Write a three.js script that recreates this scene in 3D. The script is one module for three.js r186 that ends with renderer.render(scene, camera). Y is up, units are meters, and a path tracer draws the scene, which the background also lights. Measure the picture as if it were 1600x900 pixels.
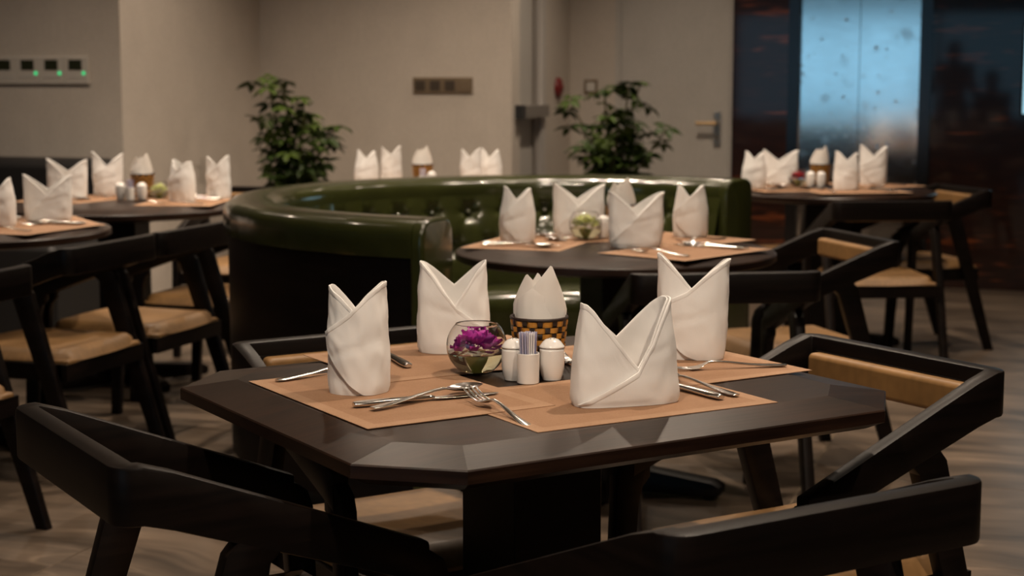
import * as THREE from 'three';
import { RoundedBoxGeometry } from 'three/addons/geometries/RoundedBoxGeometry.js';
import { mergeGeometries, mergeVertices, toCreasedNormals } from 'three/addons/utils/BufferGeometryUtils.js';
import { MarchingCubes } from 'three/addons/objects/MarchingCubes.js';
import { RectAreaLightUniformsLib } from 'three/addons/lights/RectAreaLightUniformsLib.js';
import { createNoise2D, createNoise3D } from 'simplex-noise';

// ------------------------------------------------------------------ camera, sky, exposure
const scene = new THREE.Scene();
const renderer = new THREE.WebGLRenderer({ antialias: true });
renderer.toneMapping = THREE.LinearToneMapping;
renderer.toneMappingExposure = 1.0;
renderer.shadowMap.enabled = true;
RectAreaLightUniformsLib.init();

const camera = new THREE.PerspectiveCamera(20.017, 16 / 9, 0.05, 60);
camera.position.set(0, 1.25, 0);
camera.rotation.set(-Math.atan(328 / 2550), 0, 0);
camera.focus = 2.56;
camera.userData.fStop = 5.5;
scene.add(camera);
scene.background = new THREE.Color().setRGB(0.34, 0.72, 1.0);     // evening sky outside the front windows
scene.backgroundIntensity = 1.0;

// ------------------------------------------------------------------ helpers
let seed = 20240611;
function rnd() { seed = (seed + 0x6D2B79F5) | 0; let t = Math.imul(seed ^ (seed >>> 15), 1 | seed); t = (t + Math.imul(t ^ (t >>> 7), 61 | t)) ^ t; return ((t ^ (t >>> 14)) >>> 0) / 4294967296; }
const rr = (a, b) => a + (b - a) * rnd();
const n2 = createNoise2D(rnd), n3 = createNoise3D(rnd);
const V3 = (x, y, z) => new THREE.Vector3(x, y, z);
const clamp = (v, a, b) => Math.min(b, Math.max(a, v));
const smooth = (a, b, v) => { const t = clamp((v - a) / (b - a), 0, 1); return t * t * (3 - 2 * t); };
const lerp = (a, b, t) => a + (b - a) * t;

const taken = {};
function numbered(n) { const k = taken[n] = (taken[n] ?? -1) + 1; return k ? `${n}_${String(k).padStart(3, '0')}` : n; }
function shadows(o) { o.castShadow = true; o.receiveShadow = true; return o; }
function mesh(name, geometry, material, parent) { const m = shadows(new THREE.Mesh(geometry, material)); m.name = name; parent.add(m); return m; }
function thing(name, label, category, pos = [0, 0, 0], turn = 0, group) {
  const o = new THREE.Group(); o.name = numbered(name); o.position.set(...pos); o.rotation.y = turn;
  o.userData = { label, category }; if (group) o.userData.group = group; scene.add(o); return o;
}
function solo(name, geometry, material, label, category, pos = [0, 0, 0], turn = 0, group) {
  const m = mesh(numbered(name), geometry, material, scene); m.position.set(...pos); m.rotation.y = turn;
  m.userData = { label, category }; if (group) m.userData.group = group; return m;
}
function copy(o, label, pos, turn, group) {
  const c = o.clone(); c.name = numbered(o.name.replace(/_\d{3}$/, '')); c.userData = { ...o.userData, label }; if (group) c.userData.group = group; else delete c.userData.group;
  c.position.set(...pos); c.rotation.set(0, turn, 0); scene.add(c); return c;
}
function struct(name, geometry, material, label) { const m = mesh(name, geometry, material, scene); m.userData = { kind: 'structure' }; if (label) m.userData.label = label; return m; }

// metric box-projected uv
function boxUV(g, s = 1, ou = 0, ov = 0) {
  const h = g.index ? g.toNonIndexed() : g; if (!h.attributes.normal) h.computeVertexNormals();
  const p = h.attributes.position, uv = new Float32Array(p.count * 2), a = V3(), b = V3(), c = V3();
  for (let i = 0; i < p.count; i += 3) {
    a.fromBufferAttribute(p, i); b.fromBufferAttribute(p, i + 1); c.fromBufferAttribute(p, i + 2);
    const n = b.clone().sub(a).cross(c.clone().sub(a)); const x = Math.abs(n.x), y = Math.abs(n.y), z = Math.abs(n.z);
    for (let k = 0; k < 3; k++) {
      const q = [a, b, c][k]; let u, v;
      if (y >= x && y >= z) { u = q.x; v = q.z; } else if (x >= z) { u = q.z; v = q.y; } else { u = q.x; v = q.y; }
      uv[(i + k) * 2] = u * s + ou; uv[(i + k) * 2 + 1] = v * s + ov;
    }
  }
  h.setAttribute('uv', new THREE.BufferAttribute(uv, 2)); return h;
}
const clean = g => { const h = g.index ? g.toNonIndexed() : g; for (const k of Object.keys(h.attributes)) if (!['position', 'normal', 'uv'].includes(k)) h.deleteAttribute(k); return h; };
const merge = list => mergeGeometries(list.map(clean), false);
const box = (w, h, d, x = 0, y = 0, z = 0, r = 0) => { const g = r ? new RoundedBoxGeometry(w, h, d, 2, r) : new THREE.BoxGeometry(w, h, d); g.translate(x, y, z); return boxUV(g); };
const cyl = (r1, r2, h, x, y, z, n = 24) => { const g = new THREE.CylinderGeometry(r1, r2, h, n); g.translate(x, y, z); return g; };
const lathe = (pts, n = 48) => new THREE.LatheGeometry(pts.map(p => new THREE.Vector2(p[0], p[1])), n);
// indexed grid surface from a function (i/nu, j/nv) -> Vector3
function grid(nu, nv, f, closeU = false) {
  const pos = [], uv = [], idx = [], cu = closeU ? nu : nu + 1;
  for (let j = 0; j <= nv; j++) for (let i = 0; i < cu; i++) { const p = f(i / nu, j / nv); pos.push(p.x, p.y, p.z); uv.push(i / nu, j / nv); }
  for (let j = 0; j < nv; j++) for (let i = 0; i < nu; i++) { const a = j * cu + i, b = j * cu + (i + 1) % cu, c = a + cu, d = b + cu; idx.push(a, b, d, a, d, c); }
  const g = new THREE.BufferGeometry(); g.setAttribute('position', new THREE.Float32BufferAttribute(pos, 3)); g.setAttribute('uv', new THREE.Float32BufferAttribute(uv, 2)); g.setIndex(idx); g.computeVertexNormals(); return g;
}
// closed thick sheet: outer and inner surface functions, edges stitched (open in u)
function thickSheet(nu, nv, outer, inner, closeU = false) {
  const loop = [];                               // go round: outer bottom->top, inner top->bottom
  return grid(nu, 2 * nv + 2, (u, w) => {
    const k = Math.round(w * (2 * nv + 2));
    if (k <= nv) return outer(u, k / nv);
    if (k <= 2 * nv + 1) return inner(u, (2 * nv + 1 - k) / nv);
    return outer(u, 0);
  }, closeU);
}
// sweep a closed 2D section along stations: each {p:Vector3, x:Vector3, y:Vector3, s:[[x,y]...]}
function loft(stations, cap = true) {
  const pos = [], idx = [], n = stations[0].s.length;
  for (const st of stations) for (const [a, b] of st.s) { const q = st.p.clone().addScaledVector(st.x, a).addScaledVector(st.y, b); pos.push(q.x, q.y, q.z); }
  for (let i = 0; i < stations.length - 1; i++) for (let k = 0; k < n; k++) { const a = i * n + k, b = i * n + (k + 1) % n, c = a + n, d = b + n; idx.push(a, b, d, a, d, c); }
  if (cap) for (const [i, flip] of [[0, 1], [stations.length - 1, 0]]) {
    const c = pos.length / 3; let q = V3(); for (let k = 0; k < n; k++) q.add(V3(pos[(i * n + k) * 3], pos[(i * n + k) * 3 + 1], pos[(i * n + k) * 3 + 2])); q.multiplyScalar(1 / n); pos.push(q.x, q.y, q.z);
    for (let k = 0; k < n; k++) flip ? idx.push(c, i * n + (k + 1) % n, i * n + k) : idx.push(c, i * n + k, i * n + (k + 1) % n);
  }
  const g = new THREE.BufferGeometry(); g.setAttribute('position', new THREE.Float32BufferAttribute(pos, 3)); g.setIndex(idx); g.computeVertexNormals(); return g;
}
const creased = (g, a = 0.5) => boxUV(toCreasedNormals(g, a));
const roundRect = (w, h, r) => { const s = []; for (const [cx, cy, a0] of [[w / 2 - r, h / 2 - r, 0], [-w / 2 + r, h / 2 - r, 1], [-w / 2 + r, -h / 2 + r, 2], [w / 2 - r, -h / 2 + r, 3]]) for (let k = 0; k <= 2; k++) { const t = (a0 + k / 2) * Math.PI / 2; s.push([cx + r * Math.cos(t), cy + r * Math.sin(t)]); } return s; };
function extrude(poly, depth, bevel = 0.003) {   // polygon in (x,y), extruded centred in z
  const sh = new THREE.Shape(poly.map(p => new THREE.Vector2(p[0], p[1])));
  const g = new THREE.ExtrudeGeometry(sh, { depth: depth - 2 * bevel, bevelEnabled: bevel > 0, bevelThickness: bevel, bevelSize: bevel, bevelOffset: -bevel, bevelSegments: 2, curveSegments: 6 });
  g.translate(0, 0, -depth / 2 + bevel); return g;
}

// ------------------------------------------------------------------ textures and materials
function tex(w, h, f, { srgb = false, repeat } = {}) {
  const d = new Uint8Array(w * h * 4);
  for (let y = 0; y < h; y++) for (let x = 0; x < w; x++) { const c = f(x / w, y / h), i = (y * w + x) * 4; for (let k = 0; k < 3; k++) d[i + k] = clamp(Math.round((Array.isArray(c) ? c[k] : c) * 255), 0, 255); d[i + 3] = 255; }
  const t = new THREE.DataTexture(d, w, h); t.wrapS = t.wrapT = THREE.RepeatWrapping; t.magFilter = THREE.LinearFilter; t.minFilter = THREE.LinearMipmapLinearFilter; t.generateMipmaps = true;
  if (srgb) t.colorSpace = THREE.SRGBColorSpace; if (repeat) t.repeat.set(...repeat); t.needsUpdate = true; return t;
}
// tileable noise through a torus
const tn = (u, v, fu, fv, o = 0) => { const a = u * 2 * Math.PI, b = v * 2 * Math.PI, ru = fu / (2 * Math.PI), rv = fv / (2 * Math.PI); return 0.5 * (n3(Math.cos(a) * ru + o, Math.sin(a) * ru + o, Math.cos(b) * rv) + n3(Math.cos(a) * ru - o + 7, Math.sin(a) * ru + 3, Math.sin(b) * rv + 11 + o)); };
const mix3 = (a, b, t) => [lerp(a[0], b[0], t), lerp(a[1], b[1], t), lerp(a[2], b[2], t)];
const std = o => new THREE.MeshStandardMaterial(o), phy = o => new THREE.MeshPhysicalMaterial(o);
const lin = (r, g, b) => new THREE.Color().setRGB(r, g, b);

const grainTex = tex(512, 512, (u, v) => { const g = tn(u, v, 3, 60, 1) * 0.5 + tn(u, v, 8, 200, 4) * 0.35 + tn(u, v, 2, 12, 9) * 0.35; return clamp(0.62 + g * 0.42, 0, 1); }, { srgb: true });
const grainBump = tex(512, 512, (u, v) => 0.5 + tn(u, v, 6, 180, 2) * 0.35 + tn(u, v, 3, 50, 8) * 0.25);
const M = {};
M.wood = phy({ color: lin(0.046, 0.021, 0.012), map: grainTex, roughness: 0.36, specularIntensity: 0.52, bumpMap: grainBump, bumpScale: 0.00012, clearcoat: 0.12, clearcoatRoughness: 0.3 });
M.chairWood = phy({ color: lin(0.013, 0.0075, 0.0055), map: grainTex, roughness: 0.42, specularIntensity: 0.45, bumpMap: grainBump, bumpScale: 0.0001 });
const mottle = tex(512, 512, (u, v) => 0.86 + tn(u, v, 6, 6, 3) * 0.1 + tn(u, v, 40, 40, 5) * 0.06, { srgb: true });
const leatherBump = tex(512, 512, (u, v) => 0.5 + tn(u, v, 70, 70, 2) * 0.3 + tn(u, v, 30, 30, 6) * 0.2);
M.tan = phy({ color: lin(0.30, 0.162, 0.058), map: mottle, roughness: 0.5, bumpMap: leatherBump, bumpScale: 0.0003 });
M.green = phy({ color: lin(0.037, 0.043, 0.0095), map: mottle, roughness: 0.24, bumpMap: leatherBump, bumpScale: 0.0003, clearcoat: 0.8, clearcoatRoughness: 0.12 });
M.veneer = phy({ color: lin(0.010, 0.0055, 0.004), map: grainTex, roughness: 0.5, specularIntensity: 0.35 });
M.blackSofa = phy({ color: lin(0.012, 0.011, 0.011), roughness: 0.5, bumpMap: leatherBump, bumpScale: 0.0003 });
const weaveBump = tex(256, 256, (u, v) => 0.5 + 0.22 * Math.sin(u * 2 * Math.PI * 64) * Math.sin(v * 2 * Math.PI * 64) + tn(u, v, 60, 60, 3) * 0.25);
M.linen = phy({ color: lin(0.85, 0.835, 0.815), roughness: 0.92, bumpMap: weaveBump, bumpScale: 0.00015, sheen: 0.2, sheenRoughness: 0.6, side: THREE.DoubleSide });
M.paper = std({ color: lin(0.80, 0.765, 0.72), roughness: 0.95, side: THREE.DoubleSide });
// printed kraft placemat: lighter margin round a darker panel, fine weave
const matTex = tex(704, 512, (u, v) => {
  const mx = 0.052, my = 0.072, inn = u > mx && u < 1 - mx && v > my && v < 1 - my;
  const w = 0.018 * Math.sin(u * 704 * 1.6) * Math.sin(v * 512 * 1.6) + tn(u, v, 9, 6, 4) * 0.022 + tn(u, v, 120, 90, 6) * 0.03;
  const c = inn ? [0.575, 0.435, 0.322] : [0.625, 0.49, 0.378]; return c.map(q => q + w);
}, { srgb: true });
M.kraft = std({ map: matTex, roughness: 0.82 });
M.steel = std({ color: lin(0.66, 0.64, 0.61), metalness: 1, roughness: 0.17 });
M.porcelain = phy({ color: lin(0.78, 0.765, 0.74), roughness: 0.18, clearcoat: 0.6, clearcoatRoughness: 0.08 });
M.hole = std({ color: lin(0.02, 0.02, 0.02), roughness: 0.9 });
M.glass = phy({ color: 0xffffff, transmission: 1, thickness: 0.004, ior: 1.48, roughness: 0.0, attenuationColor: lin(0.93, 0.97, 0.94), attenuationDistance: 0.08 });
M.water = phy({ color: 0xffffff, transmission: 1, thickness: 0.05, ior: 1.33, roughness: 0.0, attenuationColor: lin(0.88, 0.86, 0.52), attenuationDistance: 0.11 });
M.cane = phy({ color: lin(0.62, 0.27, 0.032), roughness: 0.42, map: mottle, clearcoat: 0.3, clearcoatRoughness: 0.3 });
M.caneDark = std({ color: lin(0.022, 0.011, 0.008), roughness: 0.5 });
M.sleeve = [lin(0.62, 0.62, 0.72), lin(0.36, 0.37, 0.56), lin(0.80, 0.79, 0.80), lin(0.5, 0.46, 0.58), lin(0.66, 0.45, 0.42)].map(color => std({ color, roughness: 0.8 }));
const petalMat = c => phy({ color: c, roughness: 0.6, sheen: 0.3, side: THREE.DoubleSide });
M.orchid = [lin(0.36, 0.012, 0.27), lin(0.26, 0.008, 0.24), lin(0.46, 0.03, 0.33)].map(petalMat);
M.lily = [lin(0.62, 0.68, 0.24), lin(0.74, 0.76, 0.42)].map(petalMat);
M.redPetal = [lin(0.42, 0.02, 0.03), lin(0.30, 0.012, 0.03)].map(petalMat);
M.calyx = std({ color: lin(0.22, 0.27, 0.05), roughness: 0.6 });
M.leaf = [lin(0.040, 0.068, 0.010), lin(0.056, 0.090, 0.012), lin(0.024, 0.044, 0.008)].map(color => phy({ color, roughness: 0.5, specularIntensity: 0.6, side: THREE.DoubleSide }));
M.stem = std({ color: lin(0.09, 0.085, 0.03), roughness: 0.7 });
M.pot = std({ color: lin(0.03, 0.028, 0.027), roughness: 0.5 });
M.soil = std({ color: lin(0.03, 0.02, 0.012), roughness: 1 });
const plaster = tex(512, 512, (u, v) => 0.93 + tn(u, v, 5, 5, 2) * 0.02 + tn(u, v, 60, 60, 8) * 0.03, { srgb: true });
M.wall = std({ color: lin(0.60, 0.535, 0.465), map: plaster, roughness: 0.9 });
M.ceiling = std({ color: lin(0.62, 0.58, 0.53), map: plaster, roughness: 0.95 });
M.doorPaint = std({ color: lin(0.52, 0.49, 0.45), map: plaster, roughness: 0.55 });
M.frame = std({ color: lin(0.47, 0.44, 0.41), roughness: 0.5 });
const rose = tex(1024, 512, (u, v) => {
  const s = tn(u, v, 3, 38, 2) * 0.6 + tn(u, v, 7, 90, 5) * 0.5 + tn(u, v, 2, 9, 8) * 0.5, k = smooth(0.25, 0.75, s);
  return mix3([0.15, 0.078, 0.06], [0.52, 0.27, 0.14], k * 0.8 + 0.16 * smooth(-0.2, 0.6, tn(u, v, 5, 160, 11)));
}, { srgb: true });
M.rosewood = phy({ map: rose, roughness: 0.3, specularIntensity: 0.6, clearcoat: 0.6, clearcoatRoughness: 0.05 });
const brushed = tex(512, 512, (u, v) => 0.12 + tn(u, v, 8, 220, 3) * 0.03 + 0.06 * smooth(0.25, 0.7, tn(u, v, 7, 9, 6)) + 0.16 * smooth(0.5, 0.8, tn(u, v, 16, 20, 12)));
M.liftSteel = std({ color: lin(0.9, 0.9, 0.9), metalness: 1, roughness: 1, roughnessMap: brushed });
M.darkSteel = std({ color: lin(0.08, 0.08, 0.085), metalness: 1, roughness: 0.25 });
M.brass = std({ color: lin(0.55, 0.38, 0.2), metalness: 1, roughness: 0.3 });
M.nickel = std({ color: lin(0.5, 0.47, 0.44), metalness: 1, roughness: 0.35 });
M.barGrey = std({ color: lin(0.26, 0.24, 0.22), metalness: 0.6, roughness: 0.4 });
M.black = std({ color: lin(0.012, 0.012, 0.012), roughness: 0.5 });
M.bronze = std({ color: lin(0.21, 0.155, 0.10), metalness: 0.35, roughness: 0.45 });
M.bronzeKey = std({ color: lin(0.085, 0.066, 0.05), metalness: 0.35, roughness: 0.4 });
M.offWhite = std({ color: lin(0.56, 0.53, 0.48), roughness: 0.5 });
M.thermo = std({ color: lin(0.51, 0.47, 0.42), roughness: 0.5 });
M.lcd = std({ color: lin(0.022, 0.026, 0.012), roughness: 0.3 });
M.led = std({ color: lin(0.02, 0.1, 0.04), emissive: lin(0.03, 0.75, 0.25), emissiveIntensity: 1 });
M.red = std({ color: lin(0.16, 0.012, 0.012), roughness: 0.4 });
const tileTex = tex(1024, 1024, (u, v) => {
  const warp = tn(u, v, 3, 3, 5) * 0.06;
  const a = tn(u, v + warp, 2.5, 26, 3), b = tn(u, v + warp, 5, 70, 8), c = tn(u, v + warp * 1.5, 1.6, 9, 14);
  const vn = tn(u, v + warp, 1.8, 15, 21), veins = (1 - smooth(0.0, 0.05, Math.abs(vn - 0.18))) * 0.45 * smooth(-0.3, 0.3, tn(u, v, 4, 6, 31));
  const base = 0.50 + a * 0.10 + b * 0.06 + c * 0.14; const col = [base * 1.03, base * 0.93, base * 0.835]; return mix3(col, [0.78, 0.72, 0.65], veins);
}, { srgb: true });
M.tile = phy({ map: tileTex, color: lin(0.50, 0.455, 0.405), roughness: 0.36 });
M.grout = std({ color: lin(0.27, 0.205, 0.13), roughness: 0.9 });

// ------------------------------------------------------------------ room: axes turned 18.4 degrees; b to the right, a away from the camera
const RT = THREE.MathUtils.degToRad(-18.4);
const room = (b, y, a) => V3(Math.cos(RT) * b - Math.sin(RT) * a, y, -Math.sin(RT) * b - Math.cos(RT) * a);
function inRoom(o, b = 0, y = 0, a = 0) { o.position.copy(room(b, y, a)); o.rotation.y = RT; return o; }
const A3 = 10.05, A2 = 8.88, A1 = 7.34, B3 = -2.957, B2 = -4.544, BL = -8.6, BR = 4.6, AF = -5.0, HC = 2.9;
const slab = (b0, b1, y0, y1, a0, a1) => box(b1 - b0, y1 - y0, a1 - a0, (b0 + b1) / 2, (y0 + y1) / 2, -(a0 + a1) / 2);
{
  const floor = inRoom(struct('floor', slab(BL - 0.2, BR + 0.2, -0.15, -0.003, AF - 0.2, A3 + 0.3), M.grout));
  const S = 0.857, G = 0.004, vars = [];
  for (let k = 0; k < 6; k++) { const g = new RoundedBoxGeometry(S - G, 0.008, S - G, 1, 0.0012); vars.push(boxUV(g, 0.62, k * 0.37 + 0.11, k * 0.53)); }
  let n = 0;
  for (let i = -9; i < 7; i++) for (let j = -6; j < 13; j++) {
    const b = -0.706 + (i + 0.5) * S, a = 5.11 + (j - 5 + 0.5) * S;
    if (b < BL - 0.3 || b > BR + 0.3 || a < AF || a > A3 + 0.3) continue;
    const t = mesh('floor_tile', vars[Math.floor(rnd() * 6)], M.tile, floor); t.position.set(b, -0.004, -a); if (rnd() < 0.5) t.rotation.y = Math.PI;
  }
  inRoom(struct('ceiling', slab(BL - 0.2, BR + 0.2, HC, HC + 0.15, AF - 0.2, A3 + 0.2), M.ceiling));
  // stepped white walls on the left, the far one with a door, then the polished wood wall
  inRoom(struct('wall_left_near', slab(BL - 0.2, B2, 0, HC, A1, A1 + 0.15), M.wall));
  inRoom(struct('wall_left_return', slab(B2 - 0.15, B2, 0, HC, A1 + 0.15, A2 + 0.15), M.wall));
  inRoom(struct('wall_back', slab(B2, B3, 0, HC, A2, A2 + 0.15), M.wall));
  inRoom(struct('wall_back_return', merge([slab(B3 - 0.15, B3, 2.1, HC, A2 + 0.15, A3 + 0.15), slab(B3 - 0.15, B3, 0, 2.1, 9.47, A3 + 0.15)]), M.wall));
  inRoom(struct('wall_far', merge([slab(B3, -2.66, 0, HC, A3, A3 + 0.15), slab(-2.66, -1.91, 2.16, HC, A3, A3 + 0.15)]), M.wall));
  inRoom(struct('wall_left', slab(BL - 0.2, BL, 0, HC, AF, A1), M.wall));
  inRoom(struct('wall_right', slab(BR, BR + 0.2, 0, HC, AF, A3), M.wall));
  inRoom(struct('baseboard_back', slab(B2, B3, 0, 0.1, A2 - 0.014, A2), M.frame));
  inRoom(struct('baseboard_left', slab(BL, B2, 0, 0.1, A1 - 0.014, A1), M.frame));
  // front wall behind the camera with a wide window band
  const W0 = -4.75, W1 = -0.2, WY0 = 0.62, WY1 = 2.25;
  inRoom(struct('wall_front', merge([slab(BL, W0, 0, HC, AF - 0.2, AF), slab(W1, BR, 0, HC, AF - 0.2, AF), slab(W0, W1, 0, WY0, AF - 0.2, AF), slab(W0, W1, WY1, HC, AF - 0.2, AF)]), M.wall));
  const nP = 3, pw = (W1 - W0) / nP, pane = phy({ color: 0xffffff, transmission: 1, thickness: 0, roughness: 0, ior: 1.5 });
  for (let k = 0; k < nP; k++) {
    const w = inRoom(struct(`window_${k + 1}`, merge([slab(W0 + k * pw, W0 + k * pw + 0.03, WY0, WY1, AF - 0.12, AF - 0.06), slab(W0 + (k + 1) * pw - 0.03, W0 + (k + 1) * pw, WY0, WY1, AF - 0.12, AF - 0.06), slab(W0 + k * pw, W0 + (k + 1) * pw, WY0, WY0 + 0.04, AF - 0.12, AF - 0.06), slab(W0 + k * pw, W0 + (k + 1) * pw, WY1 - 0.04, WY1, AF - 0.12, AF - 0.06)]), M.darkSteel));
    mesh('pane', slab(W0 + k * pw + 0.03, W0 + (k + 1) * pw - 0.03, WY0 + 0.04, WY1 - 0.04, AF - 0.093, AF - 0.087), pane, w);
  }
}

{ // doors, wood wall, lift
  // exit door in the return wall with a push bar
  const d1 = inRoom(struct('door_1', slab(B3 - 0.09, B3 - 0.04, 0.01, 2.08, A2 + 0.17, 9.42), M.doorPaint, 'pale grey exit door with a push bar'));
  mesh('door_frame', merge([slab(B3 - 0.12, B3 + 0.012, 0, 2.12, 9.43, 9.50), slab(B3 - 0.12, B3 + 0.012, 2.06, 2.13, A2 + 0.15, 9.43)]), M.frame, d1);
  const bar = mesh('push_bar', slab(B3 - 0.04, B3 + 0.045, 1.02, 1.09, 8.99, 9.47), M.barGrey, d1); bar.userData.label = 'grey metal push bar';
  mesh('bar_end_cap', slab(B3 - 0.042, B3 + 0.05, 1.015, 1.095, 8.94, 8.99), M.black, d1);
  mesh('latch_rod', merge([slab(B3 - 0.04, B3 - 0.02, 0.05, 1.02, 9.385, 9.405), slab(B3 - 0.04, B3 - 0.02, 1.09, 2.0, 9.385, 9.405)]), M.nickel, d1);
  // white door beside the wood wall
  const d2 = inRoom(struct('door_2', slab(-2.618, -1.93, 0.008, 2.12, A3 - 0.005, A3 + 0.04), M.doorPaint, 'white flush door with brass lever handle'));
  mesh('door_frame', merge([slab(-2.66, -2.622, 0, 2.16, A3 - 0.002, A3 + 0.1), slab(-1.926, -1.91, 0, 2.16, A3 - 0.012, A3 + 0.1), slab(-2.66, -1.91, 2.125, 2.16, A3 - 0.002, A3 + 0.1)]), M.doorPaint, d2);
  const pl = mesh('handle_plate', slab(-2.022, -1.978, 0.835, 1.04, A3 - 0.017, A3 - 0.005), M.nickel, d2);
  const lv = new THREE.CylinderGeometry(0.011, 0.011, 0.125, 16); lv.rotateZ(Math.PI / 2); lv.translate(-2.062, 0.972, -(A3 - 0.06));
  const nk = new THREE.CylinderGeometry(0.012, 0.012, 0.05, 16); nk.rotateX(Math.PI / 2); nk.translate(-2.0, 0.972, -(A3 - 0.04));
  mesh('lever', merge([lv, nk]), M.brass, d2).userData.label = 'brass lever';
  const kc = new THREE.CylinderGeometry(0.009, 0.009, 0.006, 16); kc.rotateX(Math.PI / 2); kc.translate(-2.0, 0.885, -(A3 - 0.02)); mesh('key_cylinder', kc, M.brass, d2);
  // polished rosewood wall of large panels, with an opening for the lift
  const ww = inRoom(struct('wall_wood', merge([slab(-1.91, -1.56, 0, HC, A3 + 0.02, A3 + 0.15), slab(-0.73, BR, 0, HC, A3 + 0.02, A3 + 0.15), slab(-1.56, -0.73, 2.2, HC, A3 + 0.02, A3 + 0.15)]), M.black));
  const panel = (b0, b1, y0, y1, o) => mesh('wood_panel', boxUV(slab(b0 + 0.0015, b1 - 0.0015, y0, y1, A3, A3 + 0.02), 0.8, o, o * 0.7), M.rosewood, ww);
  panel(-1.91, -1.56, 0.001, 2.2, 0.1); panel(-1.91, -1.56, 2.203, HC - 0.001, 0.4);
  for (let k = 0; k < 5; k++) { const b0 = -0.73 + k * 1.066; panel(b0, Math.min(BR, b0 + 1.066), 0.001, 2.2, 0.23 + k * 0.31); panel(b0, Math.min(BR, b0 + 1.066), 2.203, HC - 0.001, 0.6 + k * 0.2); }
  panel(-1.56, -0.73, 2.203, HC - 0.001, 0.8);
  const lift = inRoom(struct('door_3', merge([slab(-1.57, -1.503, 0, 2.2, A3 - 0.012, A3 + 0.1), slab(-0.79, -0.722, 0, 2.2, A3 - 0.012, A3 + 0.1), slab(-1.503, -0.79, 2.12, 2.2, A3 - 0.012, A3 + 0.1)]), M.darkSteel, 'brushed steel lift doors in a dark frame'));
  mesh('door_leaf', slab(-1.503, -1.149, 0.006, 2.12, A3 + 0.035, A3 + 0.06), M.liftSteel, lift);
  mesh('door_leaf', slab(-1.145, -0.79, 0.006, 2.12, A3 + 0.035, A3 + 0.06), M.liftSteel, lift);
  mesh('shaft_backing', slab(-1.503, -0.79, 0, 2.12, A3 + 0.08, A3 + 0.15), M.black, lift);
}

// ------------------------------------------------------------------ ceiling lamps: recessed downlights, each a glowing lens with its own light
const WARM = lin(1.0, 0.81, 0.63);
function downlight(x, z, power, angle = 0.85, aim) {
  const t = thing('downlight', 'small round recessed ceiling downlight with white rim', 'lamp', [x, HC, z], 0, 'recessed ceiling downlights');
  mesh('rim', lathe([[0.036, 0.0], [0.036, -0.006], [0.05, -0.008], [0.056, -0.004], [0.056, 0.0]], 32), M.offWhite, t);
  const l = mesh('lens', cyl(0.034, 0.034, 0.003, 0, -0.0025, 0, 32), DL, t);
  const s = new THREE.SpotLight(WARM, power, 0, angle, 0.7, 2); s.position.set(0, -0.012, 0); s.castShadow = true; s.shadow.radius = 2; s.name = 'spot';
  t.add(s); s.target.position.set(aim ? aim[0] - x : 0, -HC, aim ? aim[1] - z : 0); t.add(s.target);
  return t;
}
const DL = std({ color: lin(0.8, 0.75, 0.7), emissive: lin(1.0, 0.80, 0.58), emissiveIntensity: 6 });

// ------------------------------------------------------------------ tables
function pedestal(t, half, reach, mat) {
  mesh('column', box(half * 2, 0.645, half * 2, 0, 0.06 + 0.3225, 0, 0.004), mat, t);
  mesh('top_plate', box(half * 2 + 0.2, 0.02, half * 2 + 0.2, 0, 0.694, 0), mat, t);
  for (let k = 0; k < 4; k++) {
    const foot = extrude([[0, 0.012], [reach, 0.012], [reach + 0.012, 0.022], [reach + 0.012, 0.045], [reach - 0.015, 0.058], [half * 0.7, 0.085], [0, 0.085]], 0.075, 0.004);
    const m = mesh('foot', creased(foot), mat, t); m.rotation.y = Math.PI / 4 + k * Math.PI / 2;
    const g = mesh('glide', cyl(0.016, 0.018, 0.014, reach - 0.03, 0.007, 0, 16), M.black, m);
  }
}
// square top with cut corners, sloping border and thin edge
function octagonTop(w, d, c, border, y) {
  const ring = (w, d, c, y) => [[-w / 2 + c, d / 2], [w / 2 - c, d / 2], [w / 2, d / 2 - c], [w / 2, -d / 2 + c], [w / 2 - c, -d / 2], [-w / 2 + c, -d / 2], [-w / 2, -d / 2 + c], [-w / 2, d / 2 - c]].map(p => V3(p[0], y, p[1]));
  const k = c * 0.62;
  const rings = [ring(w - 2 * border, d - 2 * border, k, y), ring(w - 0.004, d - 0.004, c - 0.001, y - 0.0125), ring(w, d, c, y - 0.0145), ring(w, d, c, y - 0.032), ring(w - 0.06, d - 0.06, c - 0.02, y - 0.046)];
  const tri = [], push = (a, b, c) => tri.push(...a.toArray(), ...b.toArray(), ...c.toArray());
  for (const [r, up] of [[rings[0], 1], [rings[4], 0]]) for (let i = 1; i < 7; i++) up ? push(r[0], r[i], r[i + 1]) : push(r[0], r[i + 1], r[i]);
  for (let q = 0; q < 4; q++) for (let i = 0; i < 8; i++) { const a = rings[q][i], b = rings[q][(i + 1) % 8], e = rings[q + 1][i], f = rings[q + 1][(i + 1) % 8]; push(e, f, b); push(e, b, a); }
  const g = new THREE.BufferGeometry(); g.setAttribute('position', new THREE.Float32BufferAttribute(tri, 3)); g.computeVertexNormals(); return boxUV(g);
}
const HT = THREE.MathUtils.degToRad(31.8), TC = V3(0.0322, 0, -2.667);
const TY = 0.75;
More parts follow.
